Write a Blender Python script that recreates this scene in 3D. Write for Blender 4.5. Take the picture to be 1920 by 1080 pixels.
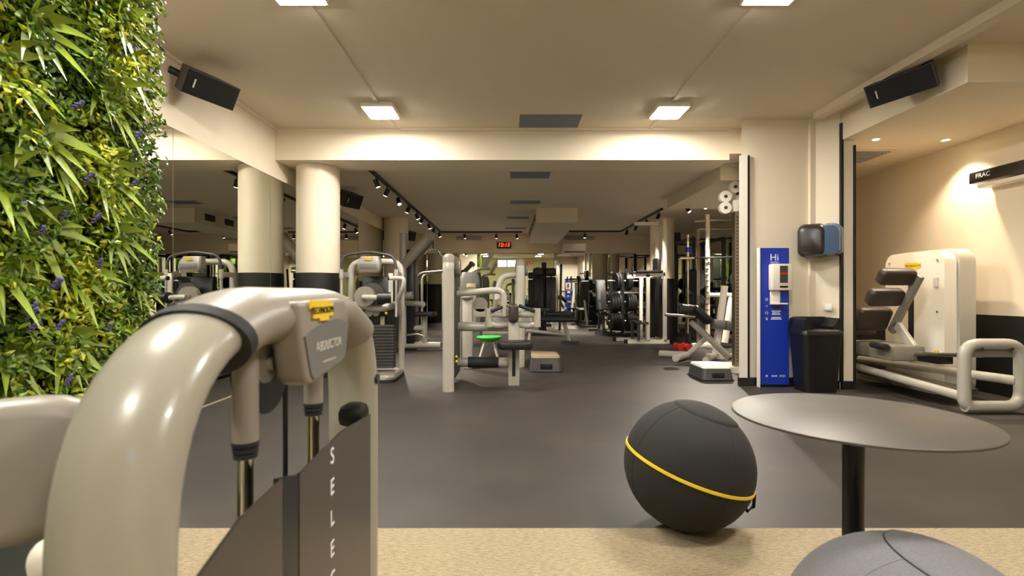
import bpy, bmesh, math, random
import numpy as np
from mathutils import Vector, Matrix, Euler
for o in list(bpy.data.objects): bpy.data.objects.remove(o)
SC = bpy.context.scene
COL = SC.collection
R = math.radians
F, CX, CY, CH = 950.0, 955.0, 548.0, 1.05     # focal length in px, vanishing point, camera height

# ------------------------------------------------------------------ camera, world, exposure
cam_d = bpy.data.cameras.new('camera'); cam = bpy.data.objects.new('camera', cam_d); COL.objects.link(cam)
cam.location = (0, 0, CH); cam.rotation_euler = (R(90), 0, 0)
cam_d.sensor_width = 36; cam_d.lens = 36*F/1920
cam_d.shift_x = (960-CX)/1920; cam_d.shift_y = (CY-540)/1920
cam_d.clip_start = 0.02; cam_d.clip_end = 200
cam_d.dof.use_dof = True; cam_d.dof.focus_distance = 5.0; cam_d.dof.aperture_fstop = 4.5
SC.camera = cam
w = bpy.data.worlds.new('world'); SC.world = w; w.use_nodes = True
w.node_tree.nodes['Background'].inputs[0].default_value = (1, .9, .76, 1)
w.node_tree.nodes['Background'].inputs[1].default_value = 0.05
SC.view_settings.view_transform = 'Standard'; SC.view_settings.look = 'None'
SC.view_settings.gamma = 1; SC.view_settings.use_curve_mapping = False
SC.view_settings.exposure = 0.75
PANEL_STRENGTH = 118.0        # square ceiling panels
DOWNLIGHT_W = 80.0           # recessed downlights of the side room
TRACK_W = 250.0               # track spots

# ------------------------------------------------------------------ helpers
def lin(c):
    return tuple(((v/255)/12.92 if v/255 <= .04045 else ((v/255+.055)/1.055)**2.4) for v in c)
MATS = {}
def mat(name, rgb, rough=.5, metal=0, var=.06, scale=30, bump=0, coat=0, emit=0, spec=.5):
    """procedural principled material: base colour varied by noise, optional fine bump"""
    m = bpy.data.materials.new(name); m.use_nodes = True; MATS[name] = m
    nt = m.node_tree; b = nt.nodes['Principled BSDF']
    c = lin(rgb)
    tc = nt.nodes.new('ShaderNodeTexCoord'); nz = nt.nodes.new('ShaderNodeTexNoise')
    nz.inputs['Scale'].default_value = scale; nz.inputs['Detail'].default_value = 4
    nt.links.new(tc.outputs['Object'], nz.inputs['Vector'])
    mx = nt.nodes.new('ShaderNodeMix'); mx.data_type = 'RGBA'
    mx.inputs[6].default_value = tuple(v*(1-var) for v in c)+(1,)
    mx.inputs[7].default_value = tuple(min(1, v*(1+var)) for v in c)+(1,)
    nt.links.new(nz.outputs['Fac'], mx.inputs[0]); nt.links.new(mx.outputs[2], b.inputs['Base Color'])
    b.inputs['Roughness'].default_value = rough; b.inputs['Metallic'].default_value = metal
    b.inputs['Coat Weight'].default_value = coat; b.inputs['Specular IOR Level'].default_value = spec
    if emit:
        b.inputs['Emission Color'].default_value = c+(1,); b.inputs['Emission Strength'].default_value = emit
    if bump:
        bp = nt.nodes.new('ShaderNodeBump'); bp.inputs['Strength'].default_value = bump; bp.inputs['Distance'].default_value = .01
        nt.links.new(nz.outputs['Fac'], bp.inputs['Height']); nt.links.new(bp.outputs[0], b.inputs['Normal'])
    return m

mat('wall_paint', (222,208,184), .75, var=.03, scale=3)
mat('ceiling_paint', (216,202,180), .85, var=.03, scale=2)
mat('green_wall_paint', (190,190,140), .8, var=.03, scale=3)
mat('black_dado', (30,27,25), .45, var=.1)
mat('mirror', (224,226,218), 0.0, 1, var=0)
mat('white_frame_darker', (152,146,131), .28, var=.03, scale=8, coat=.4)  # same finish as white_frame in a darker tone, abductor machine only
mat('white_frame', (176,170,157), .28, var=.03, scale=8, coat=.4)
mat('white_gloss', (226,218,204), .35, var=.02)
mat('gray_cover', (134,126,114), .38, var=.04)
mat('gray_panel', (112,110,106), .3, var=.05)
mat('dark_gray', (62,59,56), .5, var=.08)
mat('steel_plate', (92,86,79), .38, .5, var=.05, scale=60)
mat('black_plastic', (20,19,19), .35, var=.1)
mat('black_pad', (24,22,22), .45, var=.12, scale=80, bump=.05)
mat('brown_pad', (58,47,39), .42, var=.08, scale=80, bump=.05)
mat('dispenser_brown', (42,35,30), .35, var=.06)
mat('rubber', (26,25,25), .7, var=.15)
mat('chrome', (215,210,200), .12, 1, var=.02)
mat('brushed_steel', (168,162,150), .3, 1, var=.06, scale=40)
mat('yellow', (232,196,40), .4, var=.04)
mat('blue', (22,52,165), .35, var=.03, scale=4)
mat('white_print', (235,235,235), .5, var=0)
mat('gray_print', (190,186,178), .5, var=0)
mat('green_plastic', (70,190,80), .45, var=.05)
mat('red_plastic', (205,40,28), .4, var=.05)
mat('clear_smoke', (66,82,108), .1, var=.03)
mat('tabletop', (86,80,74), .45, .55, var=.05, scale=14)
mat('black_post', (22,21,20), .35, .3, var=.05)
mat('ball_fabric', (33,30,28), .85, var=.22, scale=260, bump=.15)
mat('gray_fabric', (112,110,112), .9, var=.3, scale=240, bump=.25)
mat('vent_blue', (104,110,124), .6, var=.05)
mat('panel_glow', (255,251,242), .5, var=0, emit=PANEL_STRENGTH)
mat('bulb_glow', (255,226,180), .5, var=0, emit=30)
mat('led_red', (255,50,30), .5, var=0, emit=4)
mat('exit_red', (220,60,40), .5, var=0, emit=1.0)
mat('window_glow', (190,222,250), .3, var=0, emit=2.5)
mat('leaf_long', (134,154,42), .42, var=.3, scale=14)
mat('leaf_back', (26,42,14), .8, var=.3, scale=30)
mat('lavender', (98,92,140), .7, var=.2, scale=60)
mat('stone_white', (225,220,208), .5, var=.04)

def floor_mat(name, a, b_, rough, kind):
    m = bpy.data.materials.new(name); m.use_nodes = True; MATS[name] = m
    nt = m.node_tree; b = nt.nodes['Principled BSDF']; L = nt.links.new
    tc = nt.nodes.new('ShaderNodeTexCoord')
    n1 = nt.nodes.new('ShaderNodeTexNoise'); n1.inputs['Detail'].default_value = 6
    mp = nt.nodes.new('ShaderNodeMapping'); L(tc.outputs['Object'], mp.inputs['Vector']); L(mp.outputs[0], n1.inputs['Vector'])
    mx = nt.nodes.new('ShaderNodeMix'); mx.data_type = 'RGBA'
    mx.inputs[6].default_value = lin(a)+(1,); mx.inputs[7].default_value = lin(b_)+(1,)
    rp = nt.nodes.new('ShaderNodeValToRGB'); rp.color_ramp.elements[0].position = .35; rp.color_ramp.elements[1].position = .68
    bp = nt.nodes.new('ShaderNodeBump')
    if kind == 'carpet':
        mp.inputs['Scale'].default_value = (28, 120, 1); n1.inputs['Scale'].default_value = 1.2
        wv = nt.nodes.new('ShaderNodeTexWave'); wv.bands_direction = 'Y'; wv.inputs['Scale'].default_value = 42
        wv.inputs['Distortion'].default_value = 3; wv.inputs['Detail Scale'].default_value = 3
        L(tc.outputs['Object'], wv.inputs['Vector'])
        ad = nt.nodes.new('ShaderNodeMath'); ad.operation = 'MULTIPLY_ADD'; ad.inputs[1].default_value = .35
        L(wv.outputs['Fac'], ad.inputs[0])
        m2 = nt.nodes.new('ShaderNodeMath'); m2.operation = 'MULTIPLY'; m2.inputs[1].default_value = .75
        L(n1.outputs['Fac'], m2.inputs[0]); L(m2.outputs[0], ad.inputs[2]); L(ad.outputs[0], rp.inputs[0])
        L(ad.outputs[0], bp.inputs['Height']); bp.inputs['Strength'].default_value = .6; bp.inputs['Distance'].default_value = .006
    else:
        n1.inputs['Scale'].default_value = 1.6; n1.inputs['Roughness'].default_value = .65
        n2 = nt.nodes.new('ShaderNodeTexNoise'); n2.inputs['Scale'].default_value = 320
        L(tc.outputs['Object'], n2.inputs['Vector'])
        L(n1.outputs['Fac'], rp.inputs[0])
        L(n2.outputs['Fac'], bp.inputs['Height']); bp.inputs['Strength'].default_value = .12; bp.inputs['Distance'].default_value = .003
    L(rp.outputs[0], mx.inputs[0]); L(mx.outputs[2], b.inputs['Base Color'])
    L(bp.outputs[0], b.inputs['Normal']); b.inputs['Roughness'].default_value = rough
    return m
floor_mat('rubber_floor', (47,42,38), (61,55,49), .5, 'rubber')
floor_mat('carpet', (118,103,80), (172,154,124), .95, 'carpet')

def leaf_material():
    m = bpy.data.materials.new('leaf_small'); m.use_nodes = True; MATS['leaf_small'] = m
    nt = m.node_tree; b = nt.nodes['Principled BSDF']
    at = nt.nodes.new('ShaderNodeAttribute'); at.attribute_name = 'tint'
    rp = nt.nodes.new('ShaderNodeValToRGB'); e = rp.color_ramp.elements
    e[0].color = lin((40,64,10))+(1,); e[1].color = lin((205,206,50))+(1,)
    k = rp.color_ramp.elements.new(.5); k.color = lin((100,132,20))+(1,)
    nt.links.new(at.outputs['Fac'], rp.inputs[0]); nt.links.new(rp.outputs[0], b.inputs['Base Color'])
    b.inputs['Roughness'].default_value = .4
leaf_material()

def PT(px, py, Y): return Vector(((px-CX)/F*Y, Y, CH+(CY-py)/F*Y))
def XW(px, Y): return (px-CX)/F*Y
def ZW(py, Y): return CH+(CY-py)/F*Y

WM = {}                                  # world matrices of roots / parts by object
class B:
    """collects shapes into one mesh"""
    def __init__(s): s.v = []; s.f = []
    def add(s, vs, fs):
        n = len(s.v); s.v += [Vector(v) for v in vs]; s.f += [tuple(i+n for i in f) for f in fs]; return s
    def bm(s, bm, M=None):
        bm.verts.index_update()
        s.add([(M @ v.co) if M else v.co.copy() for v in bm.verts], [[v.index for v in f.verts] for f in bm.faces]); bm.free(); return s
    def box(s, c, size, rot=None, bev=0, seg=2):
        bm = bmesh.new(); bmesh.ops.create_cube(bm, size=1)
        for v in bm.verts: v.co = Vector((v.co.x*size[0], v.co.y*size[1], v.co.z*size[2]))
        if bev: bmesh.ops.bevel(bm, geom=bm.edges[:], offset=min(bev, min(size)*.49), segments=seg, affect='EDGES', profile=.5)
        M = Matrix.Translation(Vector(c)) @ (Euler(rot).to_matrix().to_4x4() if rot else Matrix())
        return s.bm(bm, M)
    def bar(s, p0, p1, w, h, bev=0, up=(0,0,1)):
        """box beam from p0 to p1, w across, h along up"""
        p0, p1 = Vector(p0), Vector(p1); d = p1-p0; z = d.normalized(); u = Vector(up)
        if abs(z.dot(u)) > .98: u = Vector((0,1,0))
        x = u.cross(z).normalized(); y = z.cross(x)
        bm = bmesh.new(); bmesh.ops.create_cube(bm, size=1)
        for v in bm.verts: v.co = Vector((v.co.x*w, v.co.y*h, v.co.z*d.length))
        if bev: bmesh.ops.bevel(bm, geom=bm.edges[:], offset=bev, segments=2, affect='EDGES', profile=.5)
        M = Matrix((x, y, z)).transposed().to_4x4(); M.translation = (p0+p1)/2
        return s.bm(bm, M)
    def sweep(s, pts, ra, rb=None, seg=12, side=(1,0,0), cap=True):
        """elliptical tube along pts; ra along 'side', rb in the other direction"""
        rb = rb or ra; pts = [Vector(p) for p in pts]; n = len(pts); side = Vector(side); rings = []
        prev = None
        for i, p in enumerate(pts):
            t = (pts[min(i+1, n-1)]-pts[max(i-1, 0)]).normalized()
            a = side - t*side.dot(t) if prev is None else prev - t*prev.dot(t)
            if a.length < 1e-4: a = t.orthogonal()
            a.normalize(); prev = a; b = t.cross(a)
            rings.append([p + a*ra*math.cos(2*math.pi*k/seg) + b*rb*math.sin(2*math.pi*k/seg) for k in range(seg)])
        vs = [v for r in rings for v in r]; fs = []
        for i in range(n-1):
            for k in range(seg):
                k2 = (k+1) % seg
                fs.append((i*seg+k, i*seg+k2, (i+1)*seg+k2, (i+1)*seg+k))
        if cap: fs.append(tuple(range(seg))[::-1]); fs.append(tuple((n-1)*seg+k for k in range(seg)))
        return s.add(vs, fs)
    def tube(s, pts, r, bend=0, seg=12, rb=None, side=(1,0,0)):
        """tube through corner points with rounded bends"""
        return s.sweep(fillet(pts, bend) if bend else pts, r, rb, seg, side)
    def cyl(s, p0, p1, r, r2=None, seg=20):
        p0, p1 = Vector(p0), Vector(p1); z = (p1-p0).normalized(); x = z.orthogonal().normalized(); y = z.cross(x)
        r2 = r if r2 is None else r2; vs = []
        for p, q in ((p0, r), (p1, r2)):
            vs += [p + (x*math.cos(2*math.pi*k/seg)+y*math.sin(2*math.pi*k/seg))*q for k in range(seg)]
        fs = [(k, (k+1) % seg, seg+(k+1) % seg, seg+k) for k in range(seg)]
        fs += [tuple(range(seg))[::-1], tuple(range(seg, 2*seg))]
        return s.add(vs, fs)
    def lathe(s, prof, M=None, seg=32):
        """prof: (radius, height) pairs about local z"""
        M = M or Matrix(); vs = []; fs = []; n = len(prof)
        for r, h in prof: vs += [M @ Vector((r*math.cos(2*math.pi*k/seg), r*math.sin(2*math.pi*k/seg), h)) for k in range(seg)]
        for i in range(n-1):
            for k in range(seg): fs.append((i*seg+k, i*seg+(k+1) % seg, (i+1)*seg+(k+1) % seg, (i+1)*seg+k))
        fs += [tuple(range(seg))[::-1], tuple((n-1)*seg+k for k in range(seg))]
        return s.add(vs, fs)
    def prism(s, poly, O, U, V, W, d):
        """polygon (u,v) at origin O with axes U,V, extruded d along W"""
        O, U, V, W = Vector(O), Vector(U), Vector(V), Vector(W); n = len(poly)
        vs = [O+U*a+V*b for a, b in poly] + [O+U*a+V*b+W*d for a, b in poly]
        fs = [(i, (i+1) % n, n+(i+1) % n, n+i) for i in range(n)] + [tuple(range(n))[::-1], tuple(range(n, 2*n))]
        return s.add(vs, fs)
    def ell(s, c, r, M=None, seg=20):
        bm = bmesh.new(); bmesh.ops.create_uvsphere(bm, u_segments=seg, v_segments=seg//2, radius=1)
        T = Matrix.Translation(Vector(c)) @ (M or Matrix()) @ Matrix.Diagonal((r[0], r[1], r[2], 1))
        return s.bm(bm, T)
    def obj(s, name, m, parent=None, loc=None, smooth=40, kind=None, bevel=0):
        me = bpy.data.meshes.new(name)
        if parent is not None: inv = WM[parent].inverted()
        elif loc is not None: inv = Matrix.Translation(-Vector(loc))
        else: inv = Matrix()
        me.from_pydata([inv @ v for v in s.v], [], s.f)
        bm = bmesh.new(); bm.from_mesh(me); bmesh.ops.recalc_face_normals(bm, faces=bm.faces[:])
        if bevel: bmesh.ops.bevel(bm, geom=[e for e in bm.edges if len(e.link_faces) == 2 and e.calc_face_angle() > .5], offset=bevel, segments=3, affect='EDGES', profile=.5)
        bm.to_mesh(me); bm.free()
        if smooth:
            me.polygons.foreach_set('use_smooth', [True]*len(me.polygons)); me.set_sharp_from_angle(angle=R(smooth))
        me.materials.append(MATS[m]); o = bpy.data.objects.new(name, me); COL.objects.link(o)
        if parent is not None: o.parent = parent; WM[o] = WM[parent]
        else:
            o.location = loc or (0,0,0); WM[o] = Matrix.Translation(Vector(loc or (0,0,0)))
        if kind: o['kind'] = kind
        return o
def fillet(pts, r, n=7):
    pts = [Vector(p) for p in pts]; out = [pts[0]]
    for i in range(1, len(pts)-1):
        a, p, b = pts[i-1], pts[i], pts[i+1]; u = (a-p); v = (b-p)
        rr = r[i-1] if isinstance(r, (list, tuple)) else r
        d = min(rr, u.length*.49, v.length*.49); A = p+u.normalized()*d; C = p+v.normalized()*d
        for k in range(n+1):
            t = k/n; out.append(A*(1-t)**2 + p*2*t*(1-t) + C*t*t)
    out.append(pts[-1]); return out
def rrect(w, h, r, n=5, cx=0, cy=0):
    out = []
    for sx, sy, a0 in ((1,1,0), (-1,1,90), (-1,-1,180), (1,-1,270)):
        for k in range(n+1):
            a = R(a0+90*k/n); out.append((cx+sx*(w/2-r)+r*math.cos(a), cy+sy*(h/2-r)+r*math.sin(a)))
    return out
def thing(name, label, cat, loc=(0,0,0), rz=0, group=None):
    o = bpy.data.objects.new(name, None); COL.objects.link(o); o.empty_display_size = .1
    o.location = loc; o.rotation_euler = (0,0,rz); WM[o] = Matrix.Translation(Vector(loc)) @ Matrix.Rotation(rz, 4, 'Z')
    return tag(o, label, cat, group)
def tag(o, label, cat, group=None):
    o['label'] = label; o['category'] = cat
    if group: o['group'] = group
    return o
def struct(o, label=None):
    o['kind'] = 'structure'
    if label: o['label'] = label
    return o
def dup(root, loc, rz, label, parent=None):
    c = root.copy(); COL.objects.link(c); c.parent = parent
    if parent is None:
        c.location = loc; c.rotation_euler = (0,0,rz); c['label'] = label
        WM[c] = Matrix.Translation(Vector(loc)) @ Matrix.Rotation(rz, 4, 'Z')
    for ch in list(root.children): dup(ch, None, 0, None, c)
    return c
def text(name, body, size, loc, rot, m, parent, ext=.0008, align='CENTER', sx=1, spacing=1, shear=0):
    cu = bpy.data.curves.new('t', 'FONT'); cu.body = body; cu.size = size; cu.extrude = ext
    cu.align_x = align; cu.align_y = 'CENTER'; cu.space_character = spacing; cu.shear = shear
    to = bpy.data.objects.new('t', cu); COL.objects.link(to)
    dg = bpy.context.evaluated_depsgraph_get(); me = bpy.data.meshes.new_from_object(to.evaluated_get(dg))
    bpy.data.objects.remove(to)
    M = WM[parent].inverted() @ Matrix.Translation(Vector(loc)) @ Euler(rot).to_matrix().to_4x4() @ Matrix.Diagonal((sx,1,1,1))
    me.transform(M); me.materials.clear(); me.materials.append(MATS[m])
    o = bpy.data.objects.new(name, me); COL.objects.link(o); o.parent = parent; WM[o] = WM[parent]; return o
FRONT = (R(90), 0, 0)          # text facing the camera (-Y)
SIDE = (R(90), 0, R(90))       # text facing +X
def spot(parent, loc, target, W, size=70, blend=.6, col=(1,.9,.76), rad=.03):
    ld = bpy.data.lights.new('bulb', 'SPOT'); ld.energy = W; ld.color = col; ld.spot_size = R(size); ld.spot_blend = blend; ld.shadow_soft_size = rad
    o = bpy.data.objects.new('bulb', ld); COL.objects.link(o)
    d = (Vector(target)-Vector(loc)); M = Matrix.Translation(Vector(loc)) @ d.to_track_quat('-Z', 'Y').to_matrix().to_4x4()
    o.parent = parent; o.matrix_local = WM[parent].inverted() @ M
    return o

# ------------------------------------------------------------------ the setting
XL, XR, YM, YB = -2.79, 5.0, 14.3, -4.0
ZC, ZF = 3.0, 2.68
CARPET_Y = 2.246
struct(B().box(((XL+XR)/2, (CARPET_Y+YM)/2, -.05), (XR-XL+.4, YM-CARPET_Y, .1)).obj('floor', 'rubber_floor', smooth=0), 'dark grey rubber gym floor')
struct(B().box(((XL+XR)/2, (CARPET_Y+YB)/2, -.045), (XR-XL+.4, CARPET_Y-YB, .1)).obj('floor_carpet', 'carpet', smooth=0), 'beige woven carpet in the foreground')
ceil = struct(B().box(((XL+XR)/2, (6.03+YB)/2, ZC+.05), (XR-XL+.4, 6.03-YB, .1)).obj('ceiling', 'ceiling_paint', smooth=0))
struct(B().box(((XL+XR)/2, (6.56+YM)/2, ZF+.05), (XR-XL+.4, YM-6.56+.2, .1)).obj('ceiling_far', 'ceiling_paint', smooth=0))
beam = struct(B().box(((XL+2.62)/2, 6.295, (2.624+3.1)/2), (2.62-XL, .53, 3.1-2.624)).obj('ceiling_beam', 'wall_paint', smooth=0), 'cream cross beam below the ceiling')
struct(B().box(((2.62+XR)/2+.2, 6.295, 3.0), (XR-2.62+.4, .53, .6)).obj('ceiling_beam_side', 'wall_paint', smooth=0))
wl = struct(B().box((XL-.1, (YB+YM)/2, 1.55), (.2, YM-YB+.4, 3.3)).obj('wall_left', 'wall_paint', smooth=0))
wr = struct(B().box((XR+.1, (YB+YM)/2, 1.55), (.2, YM-YB+.4, 3.3)).obj('wall_right', 'wall_paint', smooth=0))
B().box((XR-.006, 3.4, .407), (.012, 7.9, .815)).obj('dado_panel', 'black_dado', wr, smooth=0)
wb = struct(B().box(((XL+XR)/2, YM+.15, 1.55), (XR-XL+.4, .2, 3.3)).obj('wall_back', 'wall_paint', smooth=0))
wf = struct(B().box(((XL+XR)/2, YB-.1, 1.55), (XR-XL+.4, .2, 3.3)).obj('wall_front', 'green_wall_paint', smooth=0))
# bulkhead above the back mirror
B().box(((XL+XR)/2, YM-.05, 2.41), (XR-XL, .3, .54)).obj('bulkhead', 'wall_paint', wb, smooth=0)
# mirrors: left wall
ys = [2.3, 4.19, 5.9, 7.6, 9.3, 11.0, 12.7, 14.1]
for a, b in zip(ys, ys[1:]):
    B().box((XL+.004, (a+b)/2, 1.215), (.008, b-a-.006, 2.39)).obj('mirror_panel', 'mirror', wl, smooth=0)
# right wall beyond the side room
for a, b in ((7.6, 9.2), (9.2, 10.8), (10.8, 12.4), (12.4, 14.0)):
    B().box((XR-.004, (a+b)/2, 1.2), (.008, b-a-.006, 2.2)).obj('mirror_panel', 'mirror', wr, smooth=0)
# back wall mirror panels, the tops leaning a touch forward
def back_mirror(x0, x1, y0, y1):
    t = math.tan(R(.36)); z0, z1 = .03, 2.14; h = 1.0
    c = [Vector((x, y-(z-h)*t, z)) for (x, y, z) in ((x0,y0,z0),(x1,y1,z0),(x1,y1,z1),(x0,y0,z1))]
    vs = c + [p+Vector((0,.012,0)) for p in c]
    B().add(vs, [(0,1,2,3),(4,7,6,5),(0,4,5,1),(1,5,6,2),(2,6,7,3),(3,7,4,0)]).obj('mirror_panel', 'mirror', wb, smooth=0)
back_mirror(-2.75, -.75, 14.18, 14.18); back_mirror(-.745, 1.25, 14.18, 14.18)
back_mirror(1.255, 2.8, 14.14, 14.235); back_mirror(2.805, 3.9, 14.18, 14.18); back_mirror(3.905, 4.98, 14.18, 14.18)
B().box(((XL+XR)/2, 14.12, .015), (XR-XL, .06, .03)).obj('mirror_rail', 'brushed_steel', wb, smooth=0)
# pillar with folded partition
pil = struct(B().prism([(2.62,5.72),(3.40,5.72),(3.59,5.5),(3.72,5.47),(4.0,6.4),(4.0,7.45),(3.9,7.45),(3.9,6.5),(3.0,6.5)], (0,0,0), (1,0,0), (0,1,0), (0,0,1), 3.0).obj('wall_pillar', 'wall_paint', smooth=0), 'cream pillar with folded partition panels')
B().prism([(2.585,5.70),(2.68,5.70),(2.68,5.73),(2.62,5.73)], (0,0,.09), (1,0,0), (0,1,0), (0,0,1), 2.5).obj('corner_trim', 'white_gloss', pil, smooth=0)
B().box((2.692, 5.705, 1.34), (.018, .03, 2.5)).obj('edge_strip', 'black_plastic', pil, smooth=0)
B().box((3.41, 5.705, 1.5), (.07, .05, 3.0)).obj('corner_trim', 'wall_paint', pil, smooth=0)
B().box((3.595, 5.485, 1.48), (.028, .03, 2.8)).obj('edge_strip', 'black_plastic', pil, smooth=0)
B().box((3.722, 5.475, 1.36), (.022, .04, 2.55)).obj('edge_strip', 'black_plastic', pil, smooth=0)
bb = B().box((2.66, 5.70, .045), (.16, .05, .09)); bb.box((3.04, 5.708, .045), (.72, .025, .09)); bb.bar((3.42,5.70,.045), (3.585,5.5,.045), .03, .09); bb.box((3.66, 5.475, .045), (.14, .03, .09))
struct(bb.obj('baseboard_pillar', 'black_dado', smooth=0))
struct(B().box((4.5, 7.4, 1.5), (1.0, .1, 3.0)).obj('wall_partition', 'wall_paint', smooth=0))
# side-room soffit, rail and ceiling edge
struct(B().box(((3.6+XR)/2, (3.98+6.03)/2, 2.86), (XR-3.6, 6.03-3.98, .32)).obj('ceiling_side_room', 'wall_paint', smooth=0))
struct(B().box(((3.6+XR)/2, (6.56+7.4)/2, 2.86), (XR-3.6, 7.4-6.5, .32)).obj('ceiling_side_room_end', 'wall_paint', smooth=0))
rl = B().box((3.35, 2.2, 2.965), (.1, 6.6, .07)); rl.box((3.43, 2.2, 2.985), (.05, 6.6, .03))
struct(rl.obj('trim_1', 'ceiling_paint', smooth=0), 'cream sliding partition rail along the ceiling')
struct(B().box((3.31, 7.0, 2.59), (1.16, .89, .18)).box((3.865, 8.11, 2.59), (2.27, 1.32, .18)).obj('ceiling_soffit', 'wall_paint', smooth=0))
# cable trunking on the ceiling
for X in (-1.35, 1.67):
    struct(B().box((X, 2.4, 2.992), (.035, 7.2, .016)).obj('trim_2', 'ceiling_paint', smooth=0), 'thin cream cable trunking '+('left' if X<0 else 'right')+' on ceiling')
struct(B().box((.66, 6.015, 2.985), (3.9, .025, .03)).obj('trim_3', 'wall_paint', smooth=0))
struct(B().box((XL+.012, 4.0, 2.985), (.025, 4.06, .03)).obj('trim_4', 'wall_paint', smooth=0))
# ceiling access panels, blue-grey
HL = 'blue-grey ceiling panel '
for x0, x1, y0, y1, z, l in ((.113,.80,5.56,5.97,ZC,'in front of the cross beam'), (.014,.56,6.86,7.22,ZF,'just behind the cross beam'), (.02,.56,9.02,9.32,ZF,'third from the front'), (-.05,.42,10.95,11.2,ZF,'fourth from the front'), (-.1,.42,12.75,13.05,ZF,'farthest, before the clock wall')):
    t = thing('ceiling_panel', HL+l, 'ceiling panel', ((x0+x1)/2, (y0+y1)/2, z))
    B().box(((x0+x1)/2,(y0+y1)/2,z-.004), (x1-x0,y1-y0,.008)).obj('panel', 'vent_blue', t, smooth=0)
    B().box((x0-.006,(y0+y1)/2,z-.008), (.012,y1-y0,.016)).box((x1+.006,(y0+y1)/2,z-.008), (.012,y1-y0,.016)).obj('frame', 'ceiling_paint', t, smooth=0)
# air duct along the far ceiling
t = thing('air_duct', 'boxed air duct hanging under the far ceiling with dark side vents', 'air duct', (.92, 9.8, 2.40))
B().box((.92, (9.8+14.1)/2, 2.54), (.80, 4.3, .28)).obj('duct_box', 'ceiling_paint', t, smooth=0)
for y in (10.3, 11.0, 11.7, 12.4, 13.1):
    B().box((.517, y, 2.56), (.012, .34, .13)).obj('vent', 'black_dado', t, smooth=0)
# columns
def column(x, y, r, ztop, dado, label):
    t = thing('column', label, 'column', (x, y, 0))
    t['kind'] = 'structure'
    B().cyl((x,y,dado), (x,y,ztop), r, seg=48).obj('shaft', 'wall_paint', t)
    B().cyl((x,y,0), (x,y,dado), r+.004, seg=48).obj('dado_band', 'black_dado', t)
column(-2.42, 6.42, .262, 2.66, 1.29, 'round cream column with black base beside the mirror wall, nearest')
column(-2.5, 11.2, .262, 2.7, 1.29, 'round cream column farther along the mirror wall')
column(3.42, 11.35, .26, 2.7, 1.35, 'cream column with black base behind the white dip station')
# windows and door in the wall behind the camera (seen in the mirror)
for i, (x0, x1) in enumerate(((-.72, -.2), (-.12, .4))):
    wn = struct(B().box(((x0+x1)/2, YB+.02, 2.66), (x1-x0+.06, .04, .46)).obj('window_%d' % (i+1), 'white_gloss', smooth=0))
    B().box(((x0+x1)/2, YB+.045, 2.66), (x1-x0, .012, .4)).obj('pane', 'window_glow', wn, smooth=0)
def door(name, x0, x1, y, s, z1):
    d = struct(B().box(((x0+x1)/2, y, z1/2), (x1-x0, .05, z1)).obj(name, 'white_gloss', smooth=0))
    yy = y+s*.03; w_ = x1-x0
    for z0, zz in ((.15, .95), (1.15, z1-.15)):
        fr = B(); 
        for a, b, c_, d_ in ((x0+.12,x1-.12,z0,z0+.03), (x0+.12,x1-.12,zz-.03,zz), (x0+.12,x0+.15,z0,zz), (x1-.15,x1-.12,z0,zz)):
            fr.box(((a+b)/2, yy, (c_+d_)/2), (b-a, .016, d_-c_))
        fr.obj('moulding', 'wall_paint', d, smooth=0)
    pb = B().cyl((x0+.08, yy+s*.07, 1.02), (x1-.08, yy+s*.07, 1.02), .022); pb.box((x0+.1, yy+s*.03, 1.02), (.06,.07,.09)); pb.box((x1-.1, yy+s*.03, 1.02), (.06,.07,.09))
    pb.obj('push_bar', 'brushed_steel', d); return d
door('door_1', 1.05, 1.95, YB+.03, 1, 2.2)
door('door_2', 3.04, 3.92, 6.53, 1, 2.15)
es = thing('exit_sign', 'small red lit exit sign above the far door in the mirror', 'exit sign', (1.3, YB+.01, 2.62))
B().box((1.3, YB+.03, 2.7), (.42, .05, .16)).obj('housing', 'red_plastic', es)
text('lettering', 'EXIT', .12, (1.3, YB+.057, 2.7), (R(90),0,R(180)), 'exit_red', es)

# ------------------------------------------------------------------ lamps
def panel_light(x, y, label):
    t = thing('ceiling_light', label, 'ceiling light', (x, y, ZC), group='square ceiling panel lights')
    B().box((x, y, ZC-.025), (.33, .38, .05), bev=.004).obj('housing', 'white_gloss', t)
    B().box((x, y, ZC-.052), (.30, .35, .006)).obj('diffuser', 'panel_glow', t, smooth=0)
for y, d in ((5.37, 'nearest the cross beam'), (3.17, 'at the top edge of the picture'), (1.0, 'above the camera'), (-1.2, 'behind the camera')):
    for x, s in ((-1.36, 'left'), (1.69, 'right')):
        panel_light(x, y, 'bright square ceiling panel light on the %s, %s' % (s, d))
for x, y, l in ((3.95, 5.46, 'beside the folded partition'), (4.72, 5.48, 'nearest the side wall'), (4.72, 4.4, 'above the wall mounted bar')):
    t = thing('downlight', 'small warm recessed downlight '+l, 'downlight', (x, y, 2.7))
    B().lathe([(.032,0),(.05,0),(.05,-.008),(.032,-.004)], Matrix.Translation((x,y,2.7))).obj('trim_ring', 'white_gloss', t)
    B().cyl((x,y,2.694), (x,y,2.698), .03).obj('lens', 'bulb_glow', t)
    spot(t, (x,y,2.685), (x+.12,y,0), DOWNLIGHT_W, 100, .7, (1,.84,.62))
gr = thing('ceiling_grille', 'grey slatted air grille in the side room ceiling', 'air grille', (4.18, 6.15, 2.7))
B().box((4.18, 6.15, 2.695), (.58, .6, .012)).obj('frame', 'ceiling_paint', gr, smooth=0)
for i in range(9): B().box((4.18, 5.91+i*.06, 2.688), (.52, .035, .008), (.4,0,0)).obj('slat', 'vent_blue', gr, smooth=0)

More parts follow.
